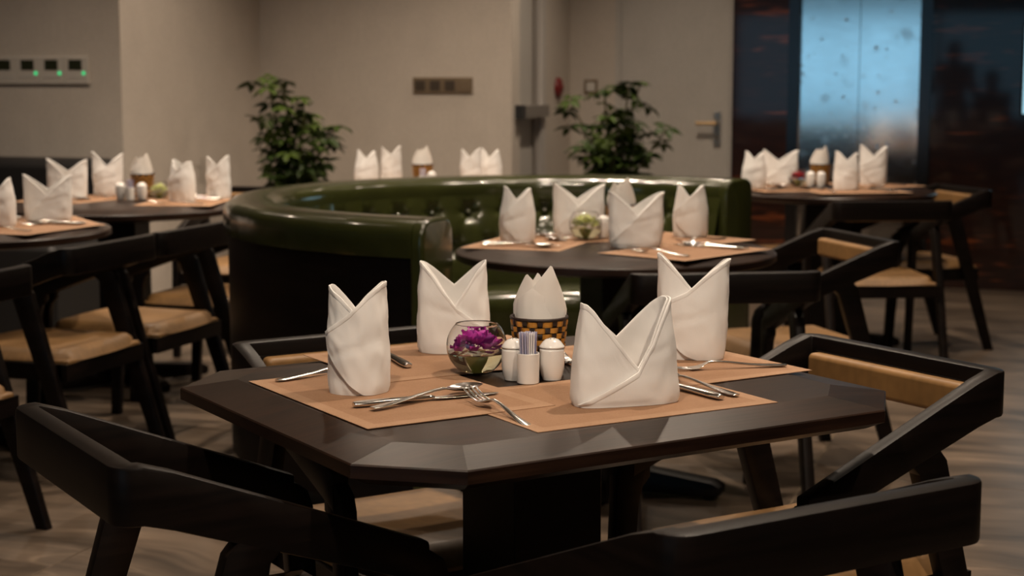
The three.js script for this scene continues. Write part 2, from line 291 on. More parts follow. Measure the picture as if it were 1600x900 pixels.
// local hero table coordinates (lu along the right front edge, lv away)
const hero = (lu, y, lv) => [TC.x + Math.cos(HT) * lu - Math.sin(HT) * lv, y, TC.z - Math.sin(HT) * lu - Math.cos(HT) * lv];
{
  const t = thing('dining_table', 'dark wooden square table with cut corners, laid beside the booth', 'table', [TC.x, 0, TC.z], HT);
  mesh('table_top', octagonTop(0.982, 0.87, 0.115, 0.085, TY), M.wood, t); pedestal(t, 0.085, 0.34, M.chairWood);
}
const roundTops = lathe([[0, TY], [0.395, TY], [0.4, TY - 0.0005], [0.476, TY - 0.0135], [0.48, TY - 0.017], [0.48, TY - 0.034], [0.474, TY - 0.038], [0.42, TY - 0.047], [0, TY - 0.047]], 96);
const roundTopGeo = boxUV(toCreasedNormals(roundTops, 0.35));
const T1 = [0.31, -4.88], T2 = [1.46, -7.5], T3 = [-1.58, -6.62], T4 = [-1.86, -5.55], T5 = [-0.41, -7.62];
let roundProto;
[[T1, 'dark round table standing inside the green booth'], [T2, 'dark round table in front of the lift doors'], [T3, 'dark round table before the black bench'], [T4, 'dark round table with two chairs pushed in along its side'], [T5, 'dark round table behind the green booth']].forEach(([c, label], i) => {
  if (!i) {
    roundProto = thing('round_table', label, 'table', [c[0], 0, c[1]], 0.4, 'round dining tables');
    mesh('table_top', roundTopGeo, M.wood, roundProto); pedestal(roundProto, 0.08, 0.33, M.chairWood);
  } else copy(roundProto, label, [c[0], 0, c[1]], 0.4 + i * 0.5, 'round dining tables');
});

// ------------------------------------------------------------------ chairs: sloping arm rail, splayed legs, tan pads. Local: +z is forward, back rail at z = -0.26
function makeChair(name, label, group) {
  const t = thing(name, label, 'chair', [0, 0, 0], 0, group);
  const X = 0.240, ZB = -0.245, RC = 0.021, path = [];
  const top = z => 0.742 - 0.40 * Math.max(0, z - (ZB + 0.03)) - 0.0;
  const ZE = 0.205;
  for (let k = 0; k <= 10; k++) path.push([-X, lerp(ZE, ZB + RC, k / 10)]);
  for (let k = 1; k <= 6; k++) { const a = Math.PI + k / 6 * Math.PI / 2; path.push([-X + RC + RC * Math.cos(a), ZB + RC + RC * Math.sin(a)]); }
  for (let k = 1; k < 6; k++) path.push([lerp(-X + RC, X - RC, k / 6), ZB]);
  for (let k = 0; k <= 6; k++) { const a = Math.PI * 1.5 + k / 6 * Math.PI / 2; path.push([X - RC + RC * Math.cos(a), ZB + RC + RC * Math.sin(a)]); }
  for (let k = 1; k <= 10; k++) path.push([X, lerp(ZB + RC, ZE, k / 10)]);
  const st = path.map(([x, z], i) => {
    const a = path[Math.max(0, i - 1)], b = path[Math.min(path.length - 1, i + 1)], d = V3(b[0] - a[0], 0, b[1] - a[1]).normalize();
    const h = lerp(0.082, 0.066, smooth(ZB, ZE, z)), w = lerp(0.036, 0.030, smooth(ZB, ZB + 0.15, z));
    return { p: V3(x, top(z) - h / 2, z), x: V3(d.z, 0, -d.x), y: V3(0, 1, 0), s: roundRect(w, h, 0.005) };
  });
  mesh('arm_rail', creased(loft(st), 0.6), M.chairWood, t);
  // legs are flat boards in the plane of the arms
  const side = (poly, x) => { const g = extrude(poly, 0.028, 0.004); g.rotateY(-Math.PI / 2); g.translate(x, 0, 0); return creased(g, 0.4); };   // (z, y) polygon
  const rear = [[-0.285, 0], [-0.245, 0], [-0.045, 0.58], [-0.02, 0.602], [-0.075, 0.64], [-0.11, 0.60]];
  const front = [[0.225, 0], [0.262, 0], [0.243, 0.46], [0.242, 0.515], [0.232, 0.543], [0.212, 0.558], [0.165, 0.57], [0.165, 0.505], [0.182, 0.487], [0.19, 0.46]];
  for (const x of [-X, X]) { mesh('leg', side(rear, x), M.chairWood, t); mesh('leg', side(front, x), M.chairWood, t); }
  // seat frame and cushion
  mesh('seat_frame', creased(merge([box(0.45, 0.052, 0.03, 0, 0.354, 0.21), box(0.45, 0.052, 0.03, 0, 0.354, -0.195), box(0.03, 0.052, 0.40, -0.21, 0.354, 0.008), box(0.03, 0.052, 0.40, 0.21, 0.354, 0.008), box(0.41, 0.012, 0.40, 0, 0.374, 0.008)])), M.chairWood, t);
  const pad = grid(26, 26, (u, v) => {
    const a = (u - 0.5) * 2, b = (v - 0.5) * 2;
    const e = Math.max(Math.abs(a), Math.abs(b)), edge = smooth(0.82, 1, e), corner = Math.pow(Math.abs(a * b), 6) * 0.10, c = Math.hypot(a, b);
    return V3(a * 0.214 * (1 - corner), 0.420 - edge * edge * 0.036 + 0.006 * (1 - Math.min(1, c * c)) - 0.01 * (1 - smooth(0, 1.2, Math.hypot(a, b + 0.2))), 0.01 + b * 0.222 * (1 - corner));
  });
  { const ix = pad.index.array; for (let i = 0; i < ix.length; i += 3) { const q = ix[i]; ix[i] = ix[i + 1]; ix[i + 1] = q; } pad.computeVertexNormals(); }
  const base = new RoundedBoxGeometry(0.422, 0.02, 0.435, 2, 0.008); base.translate(0, 0.382, 0.01);
  mesh('seat', merge([boxUV(pad), boxUV(base)]), M.tan, t).userData.label = 'tan leather seat pad';
  const bp = new RoundedBoxGeometry(0.40, 0.060, 0.034, 4, 0.011); bp.translate(0, 0.684, ZB + 0.035);
  mesh('backrest', boxUV(bp), M.tan, t).userData.label = 'tan leather back pad';
  mesh('backrest_board', box(0.41, 0.05, 0.012, 0, 0.69, ZB + 0.018), M.chairWood, t);
  return t;
}
const dirTurn = (x, z) => Math.atan2(x, z);
const heroDir = (lu, lv) => [Math.cos(HT) * lu - Math.sin(HT) * lv, -Math.sin(HT) * lu - Math.cos(HT) * lv];
let chair0;
function placeChair(label, cx, cz, dx, dz, group) {
  const turn = dirTurn(dx, dz);
  if (!chair0) { chair0 = makeChair('armchair', label, group); chair0.position.set(cx, 0, cz); chair0.rotation.y = turn; return chair0; }
  return copy(chair0, label, [cx, 0, cz], turn, group);
}
{
  const g = 'armchairs round the cut-corner table', back = (lu, lv, d) => { const f = heroDir(...d), p = hero(lu, 0, lv); return [p[0] + f[0] * 0.262, p[2] + f[1] * 0.262, f[0], f[1]]; };
  placeChair('dark wooden armchair at the table side of the narrow rounded napkin', ...back(-0.775, 0.05, [1, 0]), g);
  placeChair('dark wooden armchair with tan back pad, on the tall-napkin side of the cut-corner table', ...back(0.80, -0.06, [-1, 0]), g);
  placeChair('dark wooden armchair with plain outer back rail on the crossed-cutlery side of the table', ...back(-0.095, -0.845, [0, 1]), g);
  placeChair('dark wooden armchair between the laid table and the booth end panel', ...back(0.0, 0.70, [0, -1]), g);
  const at = (label, bx, bz, dx, dz, grp) => { const n = Math.hypot(dx, dz); placeChair(label, bx + dx / n * 0.262, bz + dz / n * 0.262, dx / n, dz / n, grp); };
  at('dark wooden armchair with tan back pad at the open side of the booth table', 1.155, -5.33, -0.95, 0.28);
  at('dark wooden armchair with its back rail outward, tucked under the booth table', 0.57, -4.25, -0.12, -1);
  at('dark wooden armchair tucked under the lift-side table, back rail outward', 1.59, -6.77, -0.08, -1);
  at('dark wooden armchair with tan back pad beside the polished wood wall', 2.15, -7.70, -0.95, 0.22);
  at('dark wooden armchair on the wall side of the lift-side table', 1.2, -8.25, 0.2, 1);
  const k = 'armchairs along the table row by the bench';
  placeChair('dark wooden armchair next to the booth, pushed in to the table by the bench', -1.325, -5.71, -0.95, -0.31, k);
  placeChair('dark wooden armchair with wide tan seat at the end of the table row', -1.49, -5.19, -0.95, -0.31, k);
  placeChair('dark wooden armchair between the booth panel and the table before the bench', -1.16, -6.40, -0.95, -0.31, k);
  placeChair('dark wooden armchair at the unseen end of the table row', -1.635, -4.295, -0.95, -0.31, k);
  placeChair('dark wooden armchair behind the bench-side table, tan back pad below the plant', -1.22, -7.45, -0.25, 0.97, k);
}

// ------------------------------------------------------------------ curved green booth
{
  const C = [0.19, -5.43], F0 = THREE.MathUtils.degToRad(246), F1 = THREE.MathUtils.degToRad(51);
  const t = thing('booth_sofa', 'curved green leather booth sofa with button-tufted back and dark outer panel', 'sofa', [C[0], 0, C[1]]);
  const P = (r, y, f) => V3(r * Math.cos(f), y, -r * Math.sin(f));
  const sweep = (prof, n, disp) => grid(n, prof.length - 1, (u, v) => { const k = Math.round(v * (prof.length - 1)), f = lerp(F0, F1, u); let [r, y] = prof[k]; if (disp) r += disp(f, y, r); return P(r, y, f); });
  const metric = (g, R) => { const uv = g.attributes.uv; for (let i = 0; i < uv.count; i++) uv.setXY(i, uv.getX(i) * 3.4 * R, uv.getY(i) * 0.8); return g; };
  // outer shell, solid ring segment
  const shell = sweep([[1.10, 0.06], [1.122, 0.06], [1.122, 0.765], [1.10, 0.765]], 120);
  mesh('outer_panel', creased(merge([shell, sweep([[1.10, 0.765], [1.10, 0.06]], 120)]), 0.4), M.veneer, t).userData.label = 'dark wood veneer outer panel';
  mesh('plinth', creased(merge([sweep([[0.62, 0.0], [1.07, 0.0], [1.07, 0.06], [0.62, 0.06], [0.62, 0.0]], 80)]), 0.4), M.black, t);
  // tufted back
  const step = THREE.MathUtils.degToRad(9.25), rows = [[0.735, 0], [0.60, 0.5]], tufts = [];
  const f0 = THREE.MathUtils.degToRad(90) + 2.4 * step;
  for (const [y, o] of rows) for (let k = -11; k < 24; k++) { const f = f0 + (k - 4 + o) * step; if (f < F0 - 0.1 && f > F1 + 0.08) tufts.push([f, y]); }
  const RB = 0.955;
  const disp = (f, y) => {
    let d = 0; for (const [tf, ty] of tufts) { const dx = (f - tf) * RB, dy = y - ty, q = dx * dx + dy * dy; if (q < 0.03) { d += 0.026 * Math.exp(-q / 0.0007) + 0.012 * Math.exp(-q / 0.004); const an = Math.atan2(dy, dx); d += 0.004 * Math.cos(an * 6) * Math.exp(-q / 0.0025) * smooth(0, 0.0006, q); } }
    return d;
  };
  const backProf = []; for (let k = 0; k <= 60; k++) { const y = lerp(0.44, 0.80, k / 60); backProf.push([0.885 + 0.062 * (k / 60) - 0.012 * Math.sin(k / 60 * Math.PI), y]); }
  const back = metric(sweep(backProf, 420, disp), 1); mesh('tufted_back', back, M.green, t);
  for (const [f, y] of tufts) { const g = new THREE.SphereGeometry(0.011, 12, 8); const b = mesh('button', BTN ??= g, M.green, t); b.position.copy(P(0.885 + 0.062 * (y - 0.44) / 0.36 - 0.006 + 0.024, y, f)); b.scale.set(1, 1, 1); }
  // rolled top
  const roll = []; for (let k = 0; k <= 28; k++) { const a = k / 28 * Math.PI * 1.28 - 0.24, e = 0.62; const cx = Math.cos(a), sy = Math.sin(a); roll.push([1.045 + 0.090 * Math.sign(cx) * Math.pow(Math.abs(cx), e), 0.802 + 0.068 * Math.sign(sy) * Math.pow(Math.abs(sy), e) + (sy < 0 ? sy * 0.04 : 0)]); }
  roll.push([0.952, 0.785], [0.965, 0.775]);
  mesh('top_roll', metric(sweep(roll, 200, (f, y) => 0.0012 * Math.sin(f * 31) + 0.001 * n2(f * 9, y * 9)), 1), M.green, t);
  // seat cushion
  const seat = [[0.66, 0.07], [0.655, 0.30], [0.65, 0.38], [0.655, 0.42], [0.675, 0.448], [0.71, 0.458], [0.82, 0.46], [0.89, 0.452], [0.93, 0.44]];
  mesh('seat_cushion', metric(sweep(seat, 140), 1), M.green, t);
  // padded ends: closed section with soft bulge
  for (const [f, s] of [[F0, 1], [F1, -1]]) {
    const out = [[1.127, 0.06], [1.13, 0.70]]; for (let k = 0; k <= 12; k++) { const a = k / 12 * Math.PI; out.push([1.04 + 0.093 * Math.sign(Math.cos(a)) * Math.pow(Math.abs(Math.cos(a)), 0.5), 0.79 + 0.078 * Math.pow(Math.sin(a), 0.55)]); } out.push([0.94, 0.5], [0.93, 0.06]);
    const sh = new THREE.Shape(out.map(p => new THREE.Vector2(p[0], p[1])));
    const g = new THREE.ExtrudeGeometry(sh, { depth: 0.018, bevelEnabled: true, bevelThickness: 0.012, bevelSize: 0.010, bevelOffset: -0.008, bevelSegments: 5, curveSegments: 4 });
    g.translate(0, 0, -0.009); const m = mesh('end_cap', creased(g, 0.7), M.green, t); m.rotation.y = f; m.position.set(0, 0, 0).add(V3(-Math.sin(f), 0, -Math.cos(f)).multiplyScalar(s * 0.012));
    const sg = new THREE.ExtrudeGeometry(new THREE.Shape([[0.655, 0.065], [0.655, 0.42], [0.68, 0.452], [0.95, 0.45], [0.95, 0.065]].map(p => new THREE.Vector2(...p))), { depth: 0.01, bevelEnabled: true, bevelThickness: 0.006, bevelSize: 0.004, bevelSegments: 2 });
    sg.translate(0, 0, -0.005); const m2 = mesh('seat_end', creased(sg, 0.6), M.green, t); m2.rotation.y = f;
  }
}
var BTN;
{ // black bench along the near left wall
  const t = thing('bench_sofa', 'long black upholstered bench against the white wall', 'sofa', room(-5.90, -0.0, 7.02).toArray(), RT);
  const bk = new RoundedBoxGeometry(2.72, 0.60, 0.2, 5, 0.06); bk.translate(0, 0.545, -0.2); mesh('backrest', bk, M.blackSofa, t);
  const se = new RoundedBoxGeometry(2.70, 0.16, 0.56, 4, 0.04); se.translate(0, 0.37, 0.04); mesh('seat', se, M.blackSofa, t);
  mesh('base', box(2.66, 0.29, 0.5, 0, 0.145, 0.02), M.black, t);
}

// ------------------------------------------------------------------ napkins: a standing tube of linen with two peaks and a lapped front
function napkinGeo(o) {
  const { a = 0.06, b = 0.045, hL = 0.175, hR = 0.175, vF = 0.12, vB = 0.13, tF = Math.PI / 2, e = 0.8, ta = 0.05, tb = 0.25, lapT = 2.9, lapH = 0.09, lapB = 1.7, flip = 1, s = 1, bulge = 0.05, tipL = 0, tipR = 0, rough = 1, sharp = 1.12 } = o;
  const H = Math.max(hL, hR), pw = (c, k) => Math.sign(c) * Math.pow(Math.abs(c), k), TAU = 2 * Math.PI;
  const surf = (th, y, off) => {
    const k = y / H, c = Math.cos(th), q = Math.sin(th);
    const wr = rough * (0.0018 * n3(c * 1.2 + s * 7, q * 1.2, y * 16) + 0.0006 * n3(c * 2.5 + s * 3 + y * 9, q * 2.5 + y * 14, y * 30 + s));
    const crease = rough * -0.0022 * Math.exp(-Math.pow((y - 0.075 - 0.02 * c) / 0.006, 2)) * smooth(-0.2, 0.6, q);
    const foot = 1 - 0.05 * (1 - smooth(0, 0.012, y));
    const A = (a * (1 - ta * k + bulge * Math.sin(Math.PI * Math.min(1, k * 1.1))) * foot), B = b * (1 - tb * k * k + bulge * Math.sin(Math.PI * k)) * foot;
    const tip = c > 0 ? tipR : tipL;
    return V3(flip * (pw(c, e) * (A + off + wr) + tip * k * k * Math.abs(c)), y, pw(q, e) * (B + off + wr + crease));
  };
  const X = t => pw(Math.cos(t), e);
  const top = th => {
    th = ((th % TAU) + TAU) % TAU; let h0, h1, w;
    if (th < tF) { h0 = hR; h1 = vF; w = (1 - X(th)) / (1 - X(tF)); } else if (th < Math.PI) { h0 = hL; h1 = vF; w = (1 + X(th)) / (1 + X(tF)); } else if (th < 1.5 * Math.PI) { h0 = hL; h1 = vB; w = 1 + X(th); } else { h0 = hR; h1 = vB; w = 1 - X(th); }
    const r = Math.sqrt(w * w + 0.0016) - 0.04;                           // straight edges, peaks a little rounded
    return lerp(h0, h1, Math.pow(Math.max(0, r), sharp));
  };
  const parts = [], nT = 84, nY = 22;
  const row = (lo, up, v) => { const k = Math.round(v * nY), hb = Math.max(lo + 0.4 * (up - lo), up - 0.0085), y = k <= nY - 5 ? lerp(lo, hb, k / (nY - 5)) : [hb + 0.0005, hb + 0.001, lerp(hb, up, 0.55), up - 0.0007, up][k - nY + 4]; return [y, k > nY - 4 && k < nY ? 0.0007 : 0]; };
  parts.push(thickSheet(nT, nY, (u, v) => { const [y, h] = row(0, top(u * TAU), v); return surf(u * TAU, y, h * 0.8); }, (u, v) => surf(u * TAU, v * (top(u * TAU) - 0.0005), -0.0022), true));
  // lap: from behind the right peak round the front to its tip
  const t0 = -0.9, t1 = lapT, up = th => (th < tF ? top(th) : lerp(vF, lapH, (X(tF) - X(th)) / (X(tF) - X(t1)))) + 0.0006;
  const lo = th => th < lapB ? 0.0003 : lapH * Math.pow((th - lapB) / (t1 - lapB), 1.25) * 0.999;
  const off = (th, y) => 0.0016 + 0.0035 * smooth(t0, t0 + 0.6, th) * (1 + 0.9 * smooth(0.02, 0.08, y) * smooth(1.0, 2.4, th)) * (1 - 0.85 * smooth(t1 - 0.45, t1, th));
  const th = u => lerp(t0, t1, u);
  parts.push(thickSheet(60, nY, (u, v) => { const q = th(u), [y, h] = row(lo(q), up(q), v); return surf(q, y, off(q, y) + h); }, (u, v) => { const q = th(u), y = lerp(lo(q), up(q) - 0.0004, v); return surf(q, y, Math.max(0.0006, off(q, y) - 0.003)); }));
  // hem lines: a thin rolled edge along the lap
  const g = mergeGeometries(parts.map(p => { p.deleteAttribute('uv'); return p; }));
  return boxUV(g, 8);
}
const NAP = [];
const kinds = [
  { a: 0.046, b: 0.041, hL: 0.172, hR: 0.177, vF: 0.135, vB: 0.118, e: 0.92, ta: 0.08, tb: 0.1, lapT: 2.85, lapH: 0.098, lapB: 1.25, s: 1, bulge: 0.05, rough: 1.2 },                        // left
  { a: 0.062, b: 0.032, hL: 0.168, hR: 0.166, vF: 0.085, vB: 0.118, e: 0.75, ta: 0.06, tb: 0.3, lapT: 2.75, lapH: 0.04, lapB: 2.2, flip: -1, s: 2 },                             // back
  { a: 0.086, b: 0.034, hL: 0.158, hR: 0.163, vF: 0.054, vB: 0.097, tF: 1.5, e: 0.72, ta: 0.2, tb: 0.25, lapT: 2.72, lapH: 0.0035, lapB: 2.6, s: 3, rough: 0.8, bulge: 0.02 },      // front
  { a: 0.056, b: 0.04, hL: 0.188, hR: 0.178, vF: 0.126, vB: 0.112, e: 0.8, ta: -0.02, tb: 0.3, lapT: 2.9, lapH: 0.095, lapB: 1.45, s: 4, tipR: 0.006, tipL: -0.004 },                // right
  { a: 0.05, b: 0.04, hL: 0.17, hR: 0.162, vF: 0.125, vB: 0.12, e: 0.9, ta: 0.25, tb: 0.3, lapT: 2.8, lapH: 0.08, lapB: 1.4, s: 5, bulge: 0.14 },
  { a: 0.075, b: 0.036, hL: 0.165, hR: 0.16, vF: 0.09, vB: 0.11, e: 0.75, ta: 0.02, tb: 0.3, lapT: 2.7, lapH: 0.02, lapB: 2.4, s: 6, tipR: 0.008, tipL: -0.006 },
  { a: 0.052, b: 0.042, hL: 0.165, hR: 0.172, vF: 0.12, vB: 0.115, e: 0.82, ta: 0.1, tb: 0.3, lapT: 2.8, lapH: 0.06, lapB: 1.7, flip: -1, s: 7 },
];
function napkin(k, x, z, turn, label, group, y = TY + 0.0026) { NAP[k] ??= napkinGeo(kinds[k]); return solo('folded_napkin', NAP[k], M.linen, label, 'napkin', [x, y, z], turn, group); }

// ------------------------------------------------------------------ cutlery, lying along local x (handle end at -x), y up
function strip(st, n = 14) {                       // st: [x, y, width, thickness, dish]
  const secs = st.map(([x, y, w, t, dish = 0]) => { const s = []; for (let k = 0; k < n; k++) { const a = k / n * 2 * Math.PI, zz = Math.cos(a) * w / 2; s.push([zz, Math.sin(a) * t / 2 - dish * (1 - Math.pow(2 * zz / w, 2))]); } return { p: V3(x, y, 0), x: V3(0, 0, -1), y: V3(0, 1, 0), s }; });
  const g = loft(secs); return g;
}
const dense = (st, m = 4) => { const o = []; for (let i = 0; i < st.length - 1; i++) { const P = [st[Math.max(0, i - 1)], st[i], st[i + 1], st[Math.min(st.length - 1, i + 2)]]; for (let k = 0; k < m; k++) { const t = k / m, t2 = t * t, t3 = t2 * t; o.push([0, 1, 2, 3, 4].map(j => { const p = P.map(q => q[j] ?? 0); let v = 0.5 * (2 * p[1] + (p[2] - p[0]) * t + (2 * p[0] - 5 * p[1] + 4 * p[2] - p[3]) * t2 + (3 * p[1] - p[0] - 3 * p[2] + p[3]) * t3); return v; }).map((v, j) => j === 2 || j === 3 ? Math.max(v, 0.0006) : v)); } } o.push(st[st.length - 1].concat(st[st.length - 1].length < 5 ? [0] : [])); return o; };
const CUT = {};
{
  CUT.spoon = strip(dense([[-0.098, 0.003, 0.006, 0.0022], [-0.096, 0.003, 0.013, 0.0032], [-0.08, 0.0032, 0.0165, 0.0034], [-0.04, 0.0052, 0.011, 0.0036], [0.0, 0.0085, 0.0065, 0.004], [0.03, 0.0098, 0.006, 0.0042], [0.042, 0.0088, 0.010, 0.0028, 0.0008], [0.055, 0.008, 0.026, 0.002, 0.004], [0.075, 0.008, 0.037, 0.0018, 0.0072], [0.09, 0.0078, 0.034, 0.0018, 0.0066], [0.102, 0.0074, 0.020, 0.0018, 0.003], [0.106, 0.0072, 0.004, 0.0012, 0.0]], 5), 20);
  const fb = strip(dense([[-0.098, 0.003, 0.006, 0.0022], [-0.096, 0.003, 0.0125, 0.0032], [-0.08, 0.0032, 0.016, 0.0034], [-0.04, 0.0055, 0.0105, 0.0036], [0.0, 0.0105, 0.0065, 0.004], [0.025, 0.012, 0.006, 0.0042], [0.036, 0.0095, 0.010, 0.003], [0.046, 0.0052, 0.020, 0.0024, 0.001], [0.055, 0.0036, 0.0245, 0.0022, 0.0012], [0.0615, 0.0034, 0.0245, 0.0020, 0.001]], 5), 18);
  const tines = []; for (let k = 0; k < 4; k++) { const g = strip(dense([[0.058, 0.003, 0.0042, 0.002], [0.075, 0.0036, 0.0034, 0.002], [0.092, 0.0068, 0.0031, 0.0019], [0.106, 0.0115, 0.0026, 0.0017], [0.108, 0.0122, 0.0012, 0.001]], 3), 8); g.translate(0, 0, (k - 1.5) * 0.0066); tines.push(g); }
  CUT.fork = [fb, mergeGeometries(tines)];
  CUT.knifeHandle = strip(dense([[-0.11, 0.0045, 0.006, 0.004], [-0.108, 0.0048, 0.014, 0.0075], [-0.09, 0.0048, 0.0175, 0.009], [-0.05, 0.0048, 0.0145, 0.0085], [0.0, 0.0048, 0.0115, 0.0078], [0.008, 0.0048, 0.0095, 0.0065], [0.012, 0.0045, 0.008, 0.004]], 4), 16);
  CUT.knifeBlade = strip(dense([[0.008, 0.004, 0.009, 0.0032], [0.018, 0.0035, 0.017, 0.0024], [0.05, 0.003, 0.019, 0.0018], [0.09, 0.0026, 0.017, 0.0016], [0.108, 0.0024, 0.010, 0.0012], [0.113, 0.0023, 0.003, 0.001]], 4), 12);
}
function cutlery(kind, x, z, dx, dz, label, group, y = TY + 0.0024, roll = 0, pitch = 0) {
  const t = thing(kind, label, kind, [x, y, z], Math.atan2(-dz, dx), group);
  if (kind === 'knife') { mesh('handle', CUT.knifeHandle, M.steel, t); mesh('blade', CUT.knifeBlade, M.steel, t); }
  else if (kind === 'fork') { mesh('handle', CUT.fork[0], M.steel, t); mesh('tines', CUT.fork[1], M.steel, t); }
  else mesh('bowl_and_handle', CUT.spoon, M.steel, t);
  if (roll || pitch) t.rotation.set(roll, t.rotation.y, pitch, 'YXZ');
  return t;
}
for (const g of [CUT.spoon, ...CUT.fork, CUT.knifeHandle, CUT.knifeBlade]) g.scale(1.1, 1.1, 1.1);
const byEnds = (kind, p0, p1, label, group, y, roll, pitch) => cutlery(kind, (p0[0] + p1[0]) / 2, (p0[1] + p1[1]) / 2, p1[0] - p0[0], p1[1] - p0[1], label, group, y, roll, pitch);

// ------------------------------------------------------------------ placemats
function matGeo(w, d, curl = 0) {
  return thickSheet(24, 16, (u, v) => V3((u - 0.5) * w, 0.0009 + lift(u, v), (0.5 - v) * d), (u, v) => V3((u - 0.5) * w, 0 + lift(u, v), (0.5 - v) * d));
  function lift(u, v) { return curl * (smooth(0.9, 1, 1 - u) * smooth(0.9, 1, 1 - v)); }
}
function matUV(g, w, d) { const p = g.attributes.position, uv = g.attributes.uv; for (let i = 0; i < p.count; i++) uv.setXY(i, p.getX(i) / w + 0.5, p.getZ(i) / d + 0.5); return g; }
const MATB = new THREE.BoxGeometry(0.435, 0.0009, 0.322).translate(0, 0.00045, 0), MATR = new THREE.BoxGeometry(0.425, 0.0009, 0.31).translate(0, 0.00045, 0);

// ------------------------------------------------------------------ basket of paper napkins
function makeBasket(label, group, pos) {
  const t = thing('napkin_basket', label, 'basket', pos, 0.3, group);
  const R = y => lerp(0.0365, 0.0465, y / 0.098), nS = 22, H = 0.098, rowsN = 9;
  const ph = []; for (let r = 0; r < rowsN; r++) ph.push((r % 2) * Math.PI);
  const wave = (th, r) => Math.sin(th * nS / 2 + ph[r]);
  for (let r = 0; r < rowsN; r++) {
    const y0 = 0.004 + r * (H - 0.006) / rowsN, y1 = y0 + (H - 0.006) / rowsN - 0.0012;
    mesh('cane_band', grid(110, 4, (u, v) => { const th = u * 2 * Math.PI, y = lerp(y0, y1, v < 0.1 ? 0 : v > 0.9 ? 1 : v); const q = 0.0016 * Math.max(-0.9, wave(th, r) * 1.5 + 0.6); return V3((R(y) + q + (v === 0.5 ? 0.0004 : 0)) * Math.cos(th), y, -(R(y) + q) * Math.sin(th)); }, true), M.cane, t);
  }
  for (let k = 0; k < nS; k++) {
    const a = (k + 0.5) * 2 * Math.PI / nS;
    mesh('cane_stake', grid(3, 36, (u, v) => { const y = v * H, th = a + (u - 0.5) * 0.19, r = clamp(Math.floor((y - 0.004) / ((H - 0.006) / rowsN)), 0, rowsN - 1); const q = -0.0019 * Math.max(-0.75, wave(a, r) * 1.2); return V3((R(y) + q + 0.0004) * Math.cos(th), y, -(R(y) + q + 0.0004) * Math.sin(th)); }), M.caneDark, t);
  }
  mesh('basket_lining', lathe([[0, 0.002], [0.0335, 0.002], [0.0435, H - 0.002]], 40), M.caneDark, t);
  const rim = new THREE.TorusGeometry(0.0475, 0.0026, 8, 60); rim.rotateX(Math.PI / 2); rim.translate(0, H, 0); mesh('rim', rim, M.caneDark, t);
  const knot = new THREE.TorusGeometry(0.005, 0.0012, 6, 12); knot.translate(0.047, H + 0.001, -0.002); mesh('rim_tie', knot, M.caneDark, t);
  return t;
}
function paperSheet(w, h, shL, shR, bend, peakAt, tilt, s) {
  const f = (u, v, o) => {
    const x = (u - 0.5) * 2, pk = Math.abs(x - peakAt) / (x > peakAt ? 1 - peakAt : 1 + peakAt), hh = lerp(h, x > peakAt ? shR : shL, pk), y = v * hh, wid = w * (0.62 + 0.38 * smooth(0, 0.6, y / h));
    const ang = x * bend; const r = wid / bend; return V3(Math.sin(ang) * (r + o), y, (Math.cos(ang) - 1) * (r + o) + o + tilt * y + 0.0012 * n3(x * 2, y * 20, s));
  };
  return boxUV(thickSheet(30, 14, (u, v) => f(u, v, 0.0006), (u, v) => f(u, v, -0.0006)), 8);
}
const PAPER = [paperSheet(0.053, 0.142, 0.114, 0.093, 1.2, -0.2, -0.12, 1), paperSheet(0.050, 0.182, 0.100, 0.104, 1.15, 0.3, -0.06, 2), paperSheet(0.049, 0.166, 0.112, 0.100, 1.0, -0.36, -0.03, 3), paperSheet(0.044, 0.168, 0.104, 0.100, 0.9, -0.12, 0.0, 4)];
function paperBundle(pos, turn, label, group) {
  PAPER.forEach((g, i) => { const c = Math.cos(turn), s = Math.sin(turn), dz = 0.026 - i * 0.009, dx = [0, 0.006, -0.004, 0.003][i]; solo('paper_napkin', g, M.paper, ['low-peaked', 'tall-peaked', 'off-centre peaked', 'hindmost'][i] + ' ' + label, 'napkin', [pos[0] + c * dx + s * dz, pos[1], pos[2] - s * dx + c * dz], turn, group); });
}

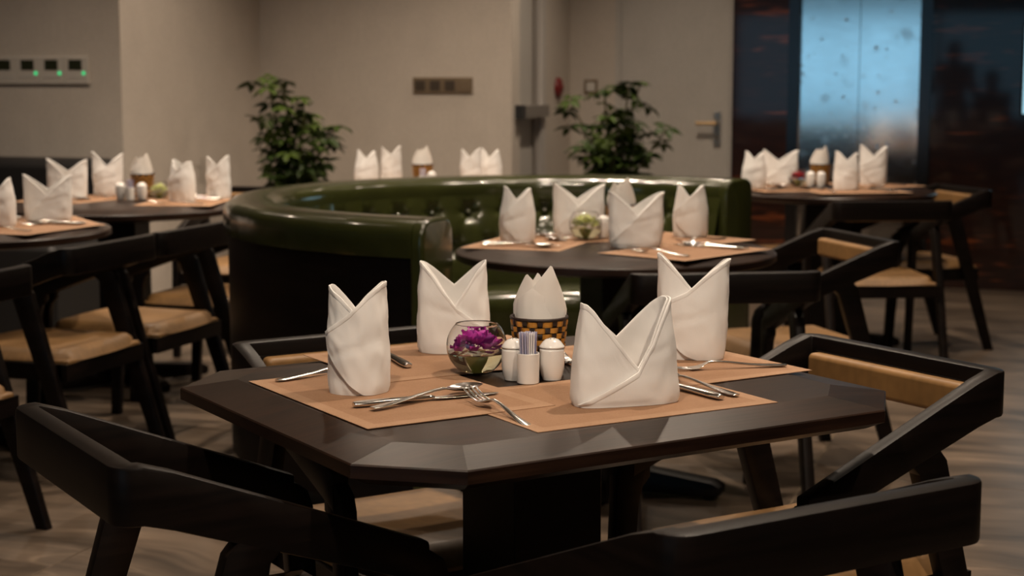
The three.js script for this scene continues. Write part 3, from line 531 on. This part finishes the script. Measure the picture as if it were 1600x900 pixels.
// ------------------------------------------------------------------ glass bowl with water and a floating blossom
function bowlSet(pos, k, petals, label, flowerLabel, group, flip) {
  const t = thing('glass_bowl', label, 'bowl', pos, 0, group);
  const sc = k, prof = [], R = 0.0515, ya = 0.0465;
  const o = []; for (let i = 0; i <= 26; i++) { const a = -Math.PI / 2 + 0.42 + i / 26 * (Math.PI - 0.42 - 0.78); o.push([R * Math.cos(a), ya + R * Math.sin(a)]); }
  const lip = o[o.length - 1]; const inn = o.map(([r, y]) => { const dx = r, dy = y - ya, l = Math.hypot(dx, dy); return [dx * (l - 0.0009) / l, ya + dy * (l - 0.0009) / l]; }).reverse();
  const pts = [[0, o[0][1] + 0.0002], ...o, [lip[0] - 0.0006, lip[1] + 0.0009], ...inn, [0, o[0][1] + 0.0035]].map(([r, y]) => [r * sc, (y - o[0][1]) * sc]);
  mesh('glass', lathe(pts, 64), M.glass, t);
  const wy = 0.036, w = [[0, 0.0040]]; for (const [r, y] of inn.slice().reverse()) { const yy = y - o[0][1]; if (yy > 0.004 && yy < wy) w.push([r + 0.0005, yy]); } const rl = w[w.length - 1][0]; w.push([rl + 0.0005, wy], [0, wy]);
  mesh('water', lathe(w.map(([r, y]) => [r * sc, y * sc]), 64), M.water, t);
  const fl = thing('blossom', flowerLabel, 'flower', [pos[0], pos[1] + wy * sc, pos[2]], 0, group);
  const petal = PETAL ??= petalGeo();
  for (let i = 0; i < 60; i++) { const a = i * 2.4, ring = i / 60, m = mesh('petal', petal, petals[i % petals.length], fl); const rad = (0.003 + 0.026 * Math.sqrt(ring)) * sc; m.position.set(Math.cos(a) * rad * 1.12, (0.023 * (1 - ring * ring) * rr(0.55, 1) + 0.001) * sc, Math.sin(a) * rad); m.rotation.set(rr(-0.7, 0.7), -a + rr(-0.6, 0.6), lerp(1.3, 0.25, ring) + rr(-0.55, 0.55), 'YXZ'); m.scale.setScalar(sc * rr(0.7, 0.95)); }
  const stem = lathe([[0, -0.034], [0.006, -0.034], [0.0065, -0.022], [0.013, -0.01], [0.016, -0.001], [0, 0.0]].map(([r, y]) => [r * sc, y * sc]), 20); mesh('calyx', stem, M.calyx, fl).userData.label = 'pale green calyx under water';
}
var PETAL;
function petalGeo() {
  return grid(8, 8, (u, v) => { const x = v, w = Math.sin(Math.PI * Math.pow(clamp(v, 0.001, 0.999), 0.75)) * 0.0115 + 0.0012 * (1 - v), z = (u - 0.5) * 2 * w; return V3(x * 0.021, 0.004 * x * x - 0.0035 * Math.pow(Math.abs(u - 0.5) * 2, 2) * -1 + 0.0016 * Math.sin(u * 9 + v * 7) * v, z); });
}

// ------------------------------------------------------------------ shakers and toothpick cup
const shakerBody = lathe([[0, 0], [0.0155, 0], [0.0165, 0.002], [0.0165, 0.0045], [0.0178, 0.007], [0.0205, 0.02], [0.0212, 0.036], [0.0206, 0.050], [0.0202, 0.054], [0.0, 0.054]], 40);
const shakerCap = lathe([[0.0195, 0.0545], [0.0212, 0.0555], [0.0212, 0.0575], [0.0195, 0.0590], [0.016, 0.064], [0.011, 0.0685], [0.005, 0.0705], [0, 0.071]], 40);
function shaker(pos, label, group) { const t = thing('salt_shaker', label, 'shaker', pos, 0, group); mesh('body', shakerBody, M.porcelain, t); const c = mesh('cap', shakerCap, M.porcelain, t); for (let k = 0; k < 6; k++) { const h = cyl(0.0009, 0.0009, 0.0012, Math.cos(k) * 0.006, 0.0701, Math.sin(k) * 0.006, 8); mesh('hole', h, M.hole, c); } return t; }
const cupGeo = lathe([[0, 0], [0.0172, 0], [0.0184, 0.0014], [0.0189, 0.049], [0.0186, 0.0503], [0.0172, 0.0503], [0.0168, 0.049], [0.0166, 0.005], [0, 0.005]], 40);
const pickGeo = (() => { const g = new THREE.CylinderGeometry(0.00135, 0.00135, 0.078, 6); g.translate(0, 0.039, 0); return g; })();
function toothpicks(pos, n, label, where) {
  solo('toothpick_cup', cupGeo, M.porcelain, label, 'cup', pos, 0);
  for (let i = 0; i < n; i++) {
    const q = Math.sqrt((i + 0.5) / n) * 0.0135, a = i * 2.39996, m = solo('wrapped_toothpick', pickGeo, M.sleeve[Math.floor(rnd() * 2.2 + (rnd() < 0.3 ? 2 : 0)) % 5], `toothpick in a thin printed paper sleeve ${where}`, 'toothpick', [pos[0] + Math.cos(a) * q * 0.85, pos[1] + 0.0052 + rr(0, 0.002), pos[2] + Math.sin(a) * q * 0.85], 0, `toothpicks ${where}`);
    m.rotation.set(Math.sin(a) * q * 3.2, 0, -Math.cos(a) * q * 3.2);
  }
}

// ------------------------------------------------------------------ lay the cut-corner table
{
  const g = 'kraft placemats on the cut-corner table';
  const mat = (lu, lv, turn, y, label) => { const p = hero(lu, y, lv); solo('placemat', MATB, M.kraft, label, 'placemat', p, HT + turn, g); };
  mat(0.018, -0.183, -0.03, TY + 0.0002, 'brown kraft placemat under the wide open napkin');
  mat(0.300, 0.045, Math.PI / 2 + 0.01, TY + 0.0012, 'brown kraft placemat under the tall sharp-peaked napkin');
  mat(-0.240, 0.025, Math.PI / 2, TY + 0.0012, 'brown kraft placemat under the narrow round napkin, orchid bowl at its edge');
  mat(0.0, 0.268, 0.0, TY + 0.0023, 'brown kraft placemat under the napkin behind the orchid bowl');
  const y = TY + 0.0034, at = (lu, lv) => { const p = hero(lu, 0, lv); return [p[0], p[2]]; };
  const gn = 'linen napkins on the cut-corner table';
  napkin(0, -0.248, -2.575, -0.05, 'narrow rounded white napkin with soft lap, apart from the orchid bowl', gn, TY + 0.0023);
  napkin(1, -0.105, -2.955, 0.05, 'upright white napkin standing behind the orchid bowl', gn, y);
  napkin(2, 0.172, -2.487, 0.30, 'wide white napkin with low open front beside the toothpick cup', gn, TY + 0.0014);
  napkin(3, 0.322, -2.90, -0.12, 'tall white napkin with two sharp peaks behind the wide one', gn, TY + 0.0023);
  // cutlery
  byEnds('knife', [-0.244, -2.438], [-0.022, -2.549], 'steel knife lying before the narrow rounded napkin', 'cutlery', TY + 0.0023);
  byEnds('spoon', [-0.222, -2.402], [-0.046, -2.575], 'steel spoon resting on the knife blade before the narrow napkin', 'cutlery', TY + 0.0065, 0, 0.02);
  byEnds('fork', [-0.394, -2.647], [-0.222, -2.80], 'steel fork with its handle showing behind the narrow rounded napkin', 'cutlery', TY + 0.0023);
  byEnds('fork', [0.040, -2.290], [-0.068, -2.50], 'steel fork crossing the spoon at the mat corner', 'cutlery', TY + 0.0026, 0, 0.085);
  byEnds('knife', [0.323, -2.507], [0.20, -2.70], 'steel knife behind the wide open napkin', 'cutlery', TY + 0.0018);
  byEnds('spoon', [0.353, -2.528], [0.245, -2.71], 'steel spoon beside the knife behind the wide napkin', 'cutlery', TY + 0.0018);
  byEnds('fork', [0.47, -2.797], [0.272, -2.757], 'steel fork before the tall sharp-peaked napkin', 'cutlery', TY + 0.0023);
  byEnds('knife', [-0.182, -2.782], [-0.262, -2.99], 'steel knife beside the napkin behind the orchid bowl', 'cutlery', y);
  byEnds('fork', [0.075, -2.99], [0.10, -2.79], 'steel fork behind the napkin basket', 'cutlery', y);
  // centre pieces
  bowlSet([-0.060, TY + 0.0034, -2.735], 1.0, M.orchid, 'round clear glass bowl holding water and a purple orchid', 'purple orchid blossom floating in the glass bowl');
  const b = makeBasket('woven amber and brown basket behind the white shakers', undefined, [0.046, TY + 0.0002, -2.742]);
  paperBundle([0.046, TY + 0.006, -2.742], -0.1, 'white paper napkin tucked in the basket behind the white shakers', 'paper napkins in the basket behind the white shakers');
  shaker([0.0035, TY + 0.0002, -2.682], 'white porcelain shaker touching the orchid bowl side of the toothpick cup');
  shaker([0.0665, TY + 0.0002, -2.684], 'white porcelain shaker between the toothpick cup and the wide napkin');
  toothpicks([0.0265, TY + 0.0015, -2.650], 40, 'white porcelain cup of wrapped toothpicks between the two shakers', 'in the cup between the two shakers');
}
// ------------------------------------------------------------------ lay the round tables
function layRound(C, where, base, napkins, extra) {
  const up = TY + 0.0012;
  napkins.forEach(([k, x, z, turn, d], i) => {
    const ang = Math.atan2(x - C[0], z - C[1]);
    const mx = C[0] + Math.sin(ang) * 0.262, mz = C[1] + Math.cos(ang) * 0.262;
    solo('placemat', MATR, M.kraft, `brown kraft placemat under the ${d}`, 'placemat', [mx, TY + 0.0002 + i * 0.0011, mz], ang, `placemats on ${where}`);
    napkin(k, x, z, turn, `white ${d}`, `napkins on ${where}`, TY + 0.0045);
    const off = (dx, dz) => [mx + Math.cos(ang) * dx + Math.sin(ang) * dz, mz - Math.sin(ang) * dx + Math.cos(ang) * dz];
    byEnds('knife', off(0.125, 0.10), off(0.11, -0.11), `steel knife next to the ${d}`, `knives on ${where}`, TY + 0.0045);
    byEnds('spoon', off(0.155, 0.10), off(0.135, -0.09), `steel spoon next to the ${d}`, `spoons on ${where}`, TY + 0.0045);
    byEnds('fork', off(-0.13, 0.10), off(-0.12, -0.10), `steel fork next to the ${d}`, `forks on ${where}`, TY + 0.0045);
  });
}
const far = (where, p) => makeBasket(`woven amber basket on ${where}`, undefined, p);
layRound(T1, 'the round table in the green booth', 0, [[4, 0.014, -4.985, 0.1, "slim napkin on the booth table's sofa end"], [5, 0.21, -5.20, 0.05, "broad napkin behind the yellow flower bowl"], [5, 0.365, -4.83, 0.15, "broad napkin hiding the booth table's basket"], [4, 0.56, -5.13, -0.1, "slim napkin on the booth table's chair side"]]);
{
  const w = 'the round table in the green booth', y = TY + 0.0048;
  bowlSet([0.228, y, -5.05], 1.0, M.lily, `glass bowl with a pale yellow-green flower on ${w}`, `pale yellow-green blossom in the bowl on ${w}`);
  far(w, [0.345, y, -5.16]); paperBundle([0.345, y + 0.005, -5.16], -0.1, `white paper napkin in the basket on ${w}`, `paper napkins on ${w}`);
  shaker([0.285, y, -5.085], `white porcelain shaker on ${w}`, `shakers on ${w}`);
  const w2 = 'the table in front of the lift';
  layRound(T2, w2, 0, [[4, 1.095, -7.40, 0.1, "slim napkin on the lift table's booth side"], [5, 1.255, -7.66, 0.05, "broad napkin behind the red flower bowl"], [6, 1.50, -7.32, 0.05, "napkin before the lift table's basket"], [3, 1.69, -7.66, 0.1, "sharp-peaked napkin on the lift table's chair side"]]);
  far(w2, [1.435, y, -7.60]); paperBundle([1.435, y + 0.005, -7.60], 0.2, `white paper napkin in the basket on ${w2}`, `paper napkins on ${w2}`);
  bowlSet([1.325, y, -7.56], 0.9, M.redPetal, `glass bowl with a red flower on ${w2}`, `red blossom in the bowl on ${w2}`);
  shaker([1.375, y, -7.52], `white porcelain shaker by the red flower bowl`, `shakers on ${w2}`); shaker([1.42, y, -7.50], `white porcelain shaker before the basket on ${w2}`, `shakers on ${w2}`);
  const w3 = 'the table before the black bench';
  layRound(T3, w3, 0, [[5, -1.85, -6.78, 0.1, "broad napkin in front of the black bench"], [3, -1.715, -6.92, 0.2, "sharp-peaked napkin at the bench's end"], [4, -1.335, -6.60, -0.4, "rounded napkin beside the bench table's flower bowl"], [0, -1.225, -6.80, 0.1, "slim napkin on the bench table's plant side"]]);
  far(w3, [-1.545, y, -6.82]); paperBundle([-1.545, y + 0.005, -6.82], 0.3, `white paper napkin in the basket on ${w3}`, `paper napkins on ${w3}`);
  bowlSet([-1.462, y, -6.76], 0.8, M.lily, `glass bowl with a pale flower on ${w3}`, `pale blossom in the bowl on ${w3}`);
  toothpicks([-1.565, y, -6.68], 14, `white toothpick cup on ${w3}`, 'on the table before the black bench'); shaker([-1.52, y, -6.70], `white porcelain shaker before the basket on ${w3}`, `shakers on ${w3}`); shaker([-1.608, y, -6.70], `white porcelain shaker on the bench side of the toothpick cup`, `shakers on ${w3}`);
  const w4 = 'the table with chairs pushed in along its side';
  layRound(T4, w4, 0, [[5, -1.62, -5.68, 0.2, "broad napkin on the row table's booth side"], [4, -1.735, -5.50, 0.3, "slim napkin on the row table beside a broad one"]]);
  const w5 = 'the table behind the green booth';
  layRound(T5, w5, 0, [[4, -0.675, -7.55, 0.2, "rounded napkin behind the booth, nearest the corner plant"], [0, -0.575, -7.75, 0.1, "square napkin behind the booth, beside the plant-side rounded one"], [0, -0.19, -7.52, -0.1, "rounded napkin behind the booth, on the basket's door side"], [4, -0.105, -7.68, 0.1, "sharp napkin behind the booth, nearest the exit door"]]);
  far(w5, [-0.415, y, -7.58]); paperBundle([-0.415, y + 0.005, -7.58], 0.1, `white paper napkin in the basket on ${w5}`, `paper napkins on ${w5}`);
  shaker([-0.37, y, -7.52], `white porcelain shaker on ${w5}`, `shakers on ${w5}`); toothpicks([-0.41, y, -7.50], 12, `white toothpick cup on ${w5}`, 'on the table behind the green booth');
}

// ------------------------------------------------------------------ plants: umbrella-leaved shrubs in dark pots
const LEAFLET = (() => grid(4, 6, (u, v) => { const w = Math.sin(Math.PI * Math.pow(clamp(v, 0.001, 0.999), 0.8)) * 0.022, x = (u - 0.5) * 2; return V3(v * 0.085 + 0.012, -0.028 * v * v + 0.006 * Math.abs(x), x * w); }))();
const CLUSTER = [6, 7, 5].map(n => mergeGeometries(Array.from({ length: n }, (_, i) => { const g = LEAFLET.clone(); g.scale(rr(0.8, 1.1), 1, rr(0.9, 1.15)); g.rotateZ(rr(-0.25, 0.2)); g.rotateY(i / n * 2 * Math.PI + rr(-0.15, 0.15)); return g; })));
function plant(label, x, z, spread, branches) {
  const t = thing('potted_plant', label, 'plant', [x, 0, z]);
  mesh('pot', lathe([[0, 0], [0.13, 0], [0.14, 0.02], [0.17, 0.36], [0.175, 0.38], [0.16, 0.38], [0.155, 0.34], [0, 0.34]], 40), M.pot, t);
  mesh('soil', cyl(0.154, 0.154, 0.01, 0, 0.345, 0, 32), M.soil, t);
  for (let [tx, ty, tz, n] of branches) {
    const b0 = V3(rr(-0.05, 0.05), 0.34, rr(-0.05, 0.05)), b1 = V3(tx, ty, tz), c = new THREE.CatmullRomCurve3([b0, b0.clone().lerp(b1, 0.45).add(V3(-tx * 0.22, 0.03, 0)), b1]);
    const st = mesh('stem', new THREE.TubeGeometry(c, 14, 0.0055, 6), M.stem, t);
    n += 3; for (let i = 0; i < n; i++) {
      const u = 1 - i / n * 0.55, p = c.getPoint(u), a = i * 2.4 + rr(0, 1), len = i ? rr(0.05, 0.11) : 0, q = p.clone().add(V3(Math.cos(a) * len, 0.035 * (i ? 1 : 0.2), Math.sin(a) * len * 0.8));
      const m = mesh('leaf', CLUSTER[Math.floor(rnd() * 3)], M.leaf[Math.floor(rnd() * 3)], st); m.position.copy(q); m.rotation.set(rr(-0.5, 0.5), rr(0, 6.28), rr(-0.5, 0.5)); m.scale.setScalar(rr(0.75, 1.05));
    }
  }
}
plant('leafy green plant in the corner behind the booth, near the wall switches', -1.20, -8.95, 0.3, [[-0.13, 1.24, 0, 6], [-0.04, 1.22, 0.05, 6], [0.03, 1.10, -0.05, 7], [0.08, 1.05, 0.1, 7], [-0.12, 1.02, 0.08, 7], [0.20, 0.92, 0.04, 5], [0.24, 0.98, 0, 4], [-0.1, 0.85, 0, 7], [0.05, 0.84, 0.05, 7], [0.17, 0.78, 0.0, 6], [-0.02, 0.95, -0.08, 7]]);
plant('leafy green plant standing between the white door and the booth', 0.58, -9.25, 0.3, [[-0.25, 1.12, 0, 2], [-0.06, 1.18, 0, 5], [0.07, 1.2, 0.05, 6], [0.14, 1.22, 0, 3], [-0.19, 0.98, 0, 5], [0.02, 1.04, 0.08, 7], [0.29, 0.96, 0.0, 3], [-0.13, 0.86, 0.05, 7], [0.05, 0.9, 0, 7], [0.18, 0.82, 0.05, 5], [-0.03, 0.8, 0.1, 8], [0.09, 1.0, -0.06, 6]]);

// ------------------------------------------------------------------ wall fittings
for (let k = 0; k < 4; k++) {
  const t = thing('thermostat', ['white wall thermostat with dark display and no light', 'white wall thermostat with green light, next to the unlit one', 'white wall thermostat with green light, between two lit ones', 'white wall thermostat with green light, nearest the wall corner'][k], 'thermostat', room(-5.228 + k * 0.1432, 1.29, A1).toArray(), RT, 'thermostats in a row');
  mesh('body', box(0.1425, 0.142, 0.018, 0, 0, 0.009, 0.004), M.thermo, t);
  mesh('display', box(0.078, 0.052, 0.002, -0.004, 0.027, 0.0185), M.lcd, t);
  for (let i = 0; i < 4; i++) mesh('button', box(0.017, 0.011, 0.003, -0.036 + i * 0.024, -0.035, 0.019, 0.001), M.frame, t);
  if (k) { const l = cyl(0.009, 0.009, 0.004, 0, 0, 0, 16); l.rotateX(Math.PI / 2); l.translate(0.046, -0.015, 0.019); mesh('status_light', l, M.led, t); }
}
{
  const t = thing('switch_plate', 'bronze four-gang switch plate on the white wall', 'switch', room(-3.374, 1.207, A2).toArray(), RT);
  mesh('plate', box(0.367, 0.094, 0.009, 0, 0, 0.0045, 0.003), M.bronze, t);
  for (let k = 0; k < 4; k++) mesh('rocker', box(0.062, 0.058, 0.005, -0.1375 + k * 0.0917, 0.0, 0.0105, 0.002), k < 3 ? M.bronzeKey : M.bronze, t);
  const s = thing('light_switch', 'small beige single switch beside the white door', 'switch', room(-2.815, 1.195, A3).toArray(), RT);
  mesh('plate', box(0.088, 0.09, 0.009, 0, 0, 0.0045, 0.003), M.bronze, s); mesh('rocker', box(0.055, 0.055, 0.005, 0, 0, 0.0105, 0.002), M.offWhite, s);
  const r = thing('fire_alarm', 'red round alarm disc on the return wall', 'alarm', room(B3, 1.19, 9.78).toArray(), RT);
  const d = lathe([[0, 0.032], [0.03, 0.031], [0.055, 0.024], [0.063, 0.008], [0.063, 0]], 40); d.rotateZ(-Math.PI / 2); mesh('housing', d, M.red, r);
  const c = lathe([[0, 0.04], [0.016, 0.038], [0.018, 0.03], [0.0, 0.03]], 24); c.rotateZ(-Math.PI / 2); mesh('call_button', c, M.red, r);
}
{ // wall screen at the right border
  const t = thing('wall_screen', 'bright flat screen on the polished wood wall', 'screen', room(0.24, 1.30, A3).toArray(), RT);
  mesh('bezel', box(0.90, 0.54, 0.045, 0, 0, 0.0225, 0.004), M.black, t);
  mesh('screen', box(0.872, 0.512, 0.002, 0, 0, 0.0455), std({ color: lin(0.02, 0.02, 0.02), emissive: lin(0.40, 0.72, 0.86), emissiveIntensity: 1, roughness: 0.3 }), t);
  const l = new THREE.RectAreaLight(lin(0.40, 0.72, 0.86), 0.6, 0.87, 0.51); l.position.set(0, 0, 0.05); l.rotation.y = Math.PI; t.add(l);
}

// ------------------------------------------------------------------ lamps in the ceiling
for (const [x, z, p, a, aim] of [
  [0.75, -3.2, 13, 0.8, [0.05, -2.7]], [-0.35, -1.3, 14, 0.8, [0, -2.5]], [0.9, -0.6, 15, 0.8, [0.2, -2.4]],
  [0.25, -3.95, 13, 0.9, [0.3, -4.8]], [0.85, -5.7, 11, 1.25], [-0.55, -5.9, 11, 1.25], [0.1, -6.4, 11, 1.3], [-2.0, -5.0, 7, 0.8], [-1.6, -6.7, 12, 0.9],
  [1.5, -7.2, 10, 1.0], [-0.4, -8.1, 12, 1.1], [0.8, -8.9, 12, 1.1], [2.6, -6.2, 8, 0.8], [1.9, -3.6, 6, 0.8], [-1.7, -3.2, 5, 0.8], [-2.5, -7.0, 11.5, 1.1], [-1.3, -8.2, 7, 1.1]]) downlight(x, z, p, a, aim);

// ------------------------------------------------------------------ two people behind the camera, mirrored in the polished wall
function fieldMesh(bones, lo, hi, res, k) {
  const c = lo.clone().add(hi).multiplyScalar(0.5), h = Math.max(hi.x - lo.x, hi.y - lo.y, hi.z - lo.z) / 2 * 1.06;
  const mc = new MarchingCubes(res, M.black, false, false, 160000); mc.isolation = 0; const p = V3(), ab = V3(), ap = V3();
  for (let z = 0; z < res; z++) for (let y = 0; y < res; y++) for (let x = 0; x < res; x++) {
    p.set((x - res / 2) / (res / 2) * h + c.x, (y - res / 2) / (res / 2) * h + c.y, (z - res / 2) / (res / 2) * h + c.z); let d = 0;
    for (const [a, b, ra, rb] of bones) { ab.subVectors(b, a); ap.subVectors(p, a); const t = clamp(ap.dot(ab) / Math.max(1e-9, ab.lengthSq()), 0, 1); d += Math.exp(-(ap.addScaledVector(ab, -t).length() - lerp(ra, rb, t)) / k); }
    mc.field[x + y * res + z * res * res] = k * Math.log(Math.max(d, 1e-30));
  }
  mc.update(); const n = mc.count, pos = new Float32Array(mc.positionArray.slice(0, n * 3));
  for (let i = 0; i < n; i++) { pos[i * 3] = pos[i * 3] * h + c.x; pos[i * 3 + 1] = pos[i * 3 + 1] * h + c.y; pos[i * 3 + 2] = pos[i * 3 + 2] * h + c.z; }
  const g = new THREE.BufferGeometry(); g.setAttribute('position', new THREE.BufferAttribute(pos, 3)); const m = mergeVertices(g, 1e-5); m.computeVertexNormals(); return clean(m);
}
function person(label, pos, turn, J, cloth) {
  const t = thing('person', label, 'person', pos, turn), v = a => V3(...a);
  const B = [[J.pelvis, J.chest, 0.135, 0.15], [J.chest, J.neck, 0.12, 0.06], [J.neck, J.head, 0.055, 0.06]];
  for (const s of [-1, 1]) {
    const m = a => [a[0] * s, a[1], a[2]];
    B.push([J.chest, m(J.shoulder), 0.10, 0.065], [m(J.shoulder), m(J.elbow), 0.056, 0.044], [m(J.elbow), m(J.wrist), 0.042, 0.028], [J.pelvis, m(J.hip), 0.12, 0.095], [m(J.hip), m(J.knee), 0.088, 0.058], [m(J.knee), m(J.ankle), 0.056, 0.04], [m(J.ankle), m(J.toe), 0.042, 0.034]);
  }
  const bones = B.map(([a, b, r, q]) => [v(a), v(b), r, q]), lo = V3(-0.5, -0.02, -0.5), hi = V3(0.5, J.head[1] + 0.2, 0.8), parts = [fieldMesh(bones, lo, hi, 88, 0.016)];
  const paint = (g, f) => { const p = g.attributes.position, c = new Float32Array(p.count * 3); for (let i = 0; i < p.count; i++) { const q = f(p.getX(i), p.getY(i), p.getZ(i)); c.set(q, i * 3); } g.setAttribute('color', new THREE.BufferAttribute(c, 3)); return g; };
  const skin = [0.36, 0.2, 0.13], hd = v(J.head), hb = [[hd.clone().add(V3(0, 0.035, -0.012)), hd.clone().add(V3(0, 0.02, 0.02)), 0.078, 0.072], [hd.clone().add(V3(0, -0.055, 0.035)), hd.clone().add(V3(0, -0.02, 0.02)), 0.045, 0.06], [hd.clone().add(V3(0, 0.01, 0.092)), hd.clone().add(V3(0, -0.022, 0.105)), 0.008, 0.012], [hd.clone().add(V3(-0.082, 0, 0)), hd.clone().add(V3(-0.08, -0.03, 0.005)), 0.013, 0.009], [hd.clone().add(V3(0.082, 0, 0)), hd.clone().add(V3(0.08, -0.03, 0.005)), 0.013, 0.009], [hd.clone().add(V3(-0.018, -0.05, 0.082)), hd.clone().add(V3(0.018, -0.05, 0.082)), 0.007, 0.007], [v(J.neck), hd, 0.05, 0.05]];
  const split = [paint(parts[0], (x, y, z) => y > J.neck[1] ? skin : y < J.pelvis[1] - 0.02 && !J.sit ? [0.012, 0.012, 0.016] : cloth), paint(fieldMesh(hb, hd.clone().add(V3(-0.13, -0.2, -0.13)), hd.clone().add(V3(0.13, 0.16, 0.14)), 56, 0.008), () => skin)];
  for (const s of [-1, 1]) {
    const w = V3(J.wrist[0] * s, J.wrist[1], J.wrist[2]), e = V3(J.elbow[0] * s, J.elbow[1], J.elbow[2]), d = w.clone().sub(e).normalize(), u = V3(0, 1, 0).addScaledVector(d, -d.y).normalize(), n = d.clone().cross(u).multiplyScalar(s), P = (a, b, c) => w.clone().addScaledVector(d, a).addScaledVector(u, b).addScaledVector(n, c), f = [[P(0, 0, 0), P(0.07, 0.004, 0), 0.026, 0.024], [P(0.02, 0.02, 0), P(0.07, 0.026, 0), 0.012, 0.012], [P(0.02, -0.02, 0), P(0.07, -0.026, 0), 0.012, 0.012]];
    [[0.03, 0.07], [0.010, 0.08], [-0.011, 0.075], [-0.031, 0.06]].forEach(([o, l]) => { f.push([P(0.075, o, 0), P(0.075 + l * 0.5, o, -0.012), 0.009, 0.0085], [P(0.075 + l * 0.5, o, -0.012), P(0.075 + l * 0.8, o, -0.038), 0.0085, 0.0075]); });
    f.push([P(0.02, 0.028, -0.005), P(0.05, 0.052, -0.022), 0.011, 0.0095], [P(0.05, 0.052, -0.022), P(0.078, 0.056, -0.04), 0.0095, 0.008]);
    split.push(paint(fieldMesh(f, P(0.07, 0, 0).addScalar(-0.11), P(0.07, 0, 0).addScalar(0.11), 50, 0.004), () => skin));
  }
  mesh('body', mergeGeometries(split), std({ vertexColors: true, roughness: 0.85 }), t);
  const hair = fieldMesh([[hd.clone().add(V3(0, 0.055, -0.02)), hd.clone().add(V3(0, 0.02, -0.045)), 0.086, 0.078], [hd.clone().add(V3(0, 0.09, 0.03)), hd.clone().add(V3(0, 0.07, -0.02)), 0.05, 0.06]], hd.clone().add(V3(-0.14, -0.13, -0.16)), hd.clone().add(V3(0.14, 0.18, 0.14)), 40, 0.01);
  mesh('hair', hair, std({ color: lin(0.01, 0.008, 0.007), roughness: 0.6 }), t);
  for (const s of [-1, 1]) { const g = new THREE.SphereGeometry(0.011, 12, 8); g.translate(hd.x + s * 0.031, hd.y + 0.008, hd.z + 0.081); mesh('eye', g, M.porcelain, t); }
}
{
  const face = Math.PI - 0.15, a = room(-1.22, 0, -0.6), b = room(-0.79, 0, -1.0);
  person('person in dark clothes standing with both hands raised to the chest', [a.x, 0, a.z], face, { pelvis: [0, 0.93, 0], chest: [0, 1.27, 0.01], neck: [0, 1.44, 0], head: [0, 1.56, 0.015], shoulder: [0.175, 1.38, 0], elbow: [0.25, 1.12, 0.06], wrist: [0.10, 1.25, 0.27], hip: [0.09, 0.9, 0], knee: [0.11, 0.49, 0.02], ankle: [0.12, 0.065, -0.01], toe: [0.13, 0.034, 0.13] }, [0.012, 0.012, 0.014]);
  person('person in a dark shirt sitting on an armchair with hands on the thighs', [b.x, 0, b.z], face, { sit: 1, pelvis: [0, 0.575, -0.04], chest: [0, 0.90, -0.05], neck: [0, 1.09, -0.03], head: [0, 1.21, 0], shoulder: [0.17, 1.02, -0.04], elbow: [0.205, 0.79, 0.04], wrist: [0.11, 0.69, 0.25], hip: [0.09, 0.565, 0.0], knee: [0.10, 0.545, 0.38], ankle: [0.11, 0.065, 0.36], toe: [0.12, 0.034, 0.49] }, [0.015, 0.014, 0.016]);
  placeChair('dark wooden armchair with the seated person', b.x + Math.sin(face) * 0.04, b.z + Math.cos(face) * 0.04, Math.sin(face), Math.cos(face));
}

renderer.render(scene, camera);
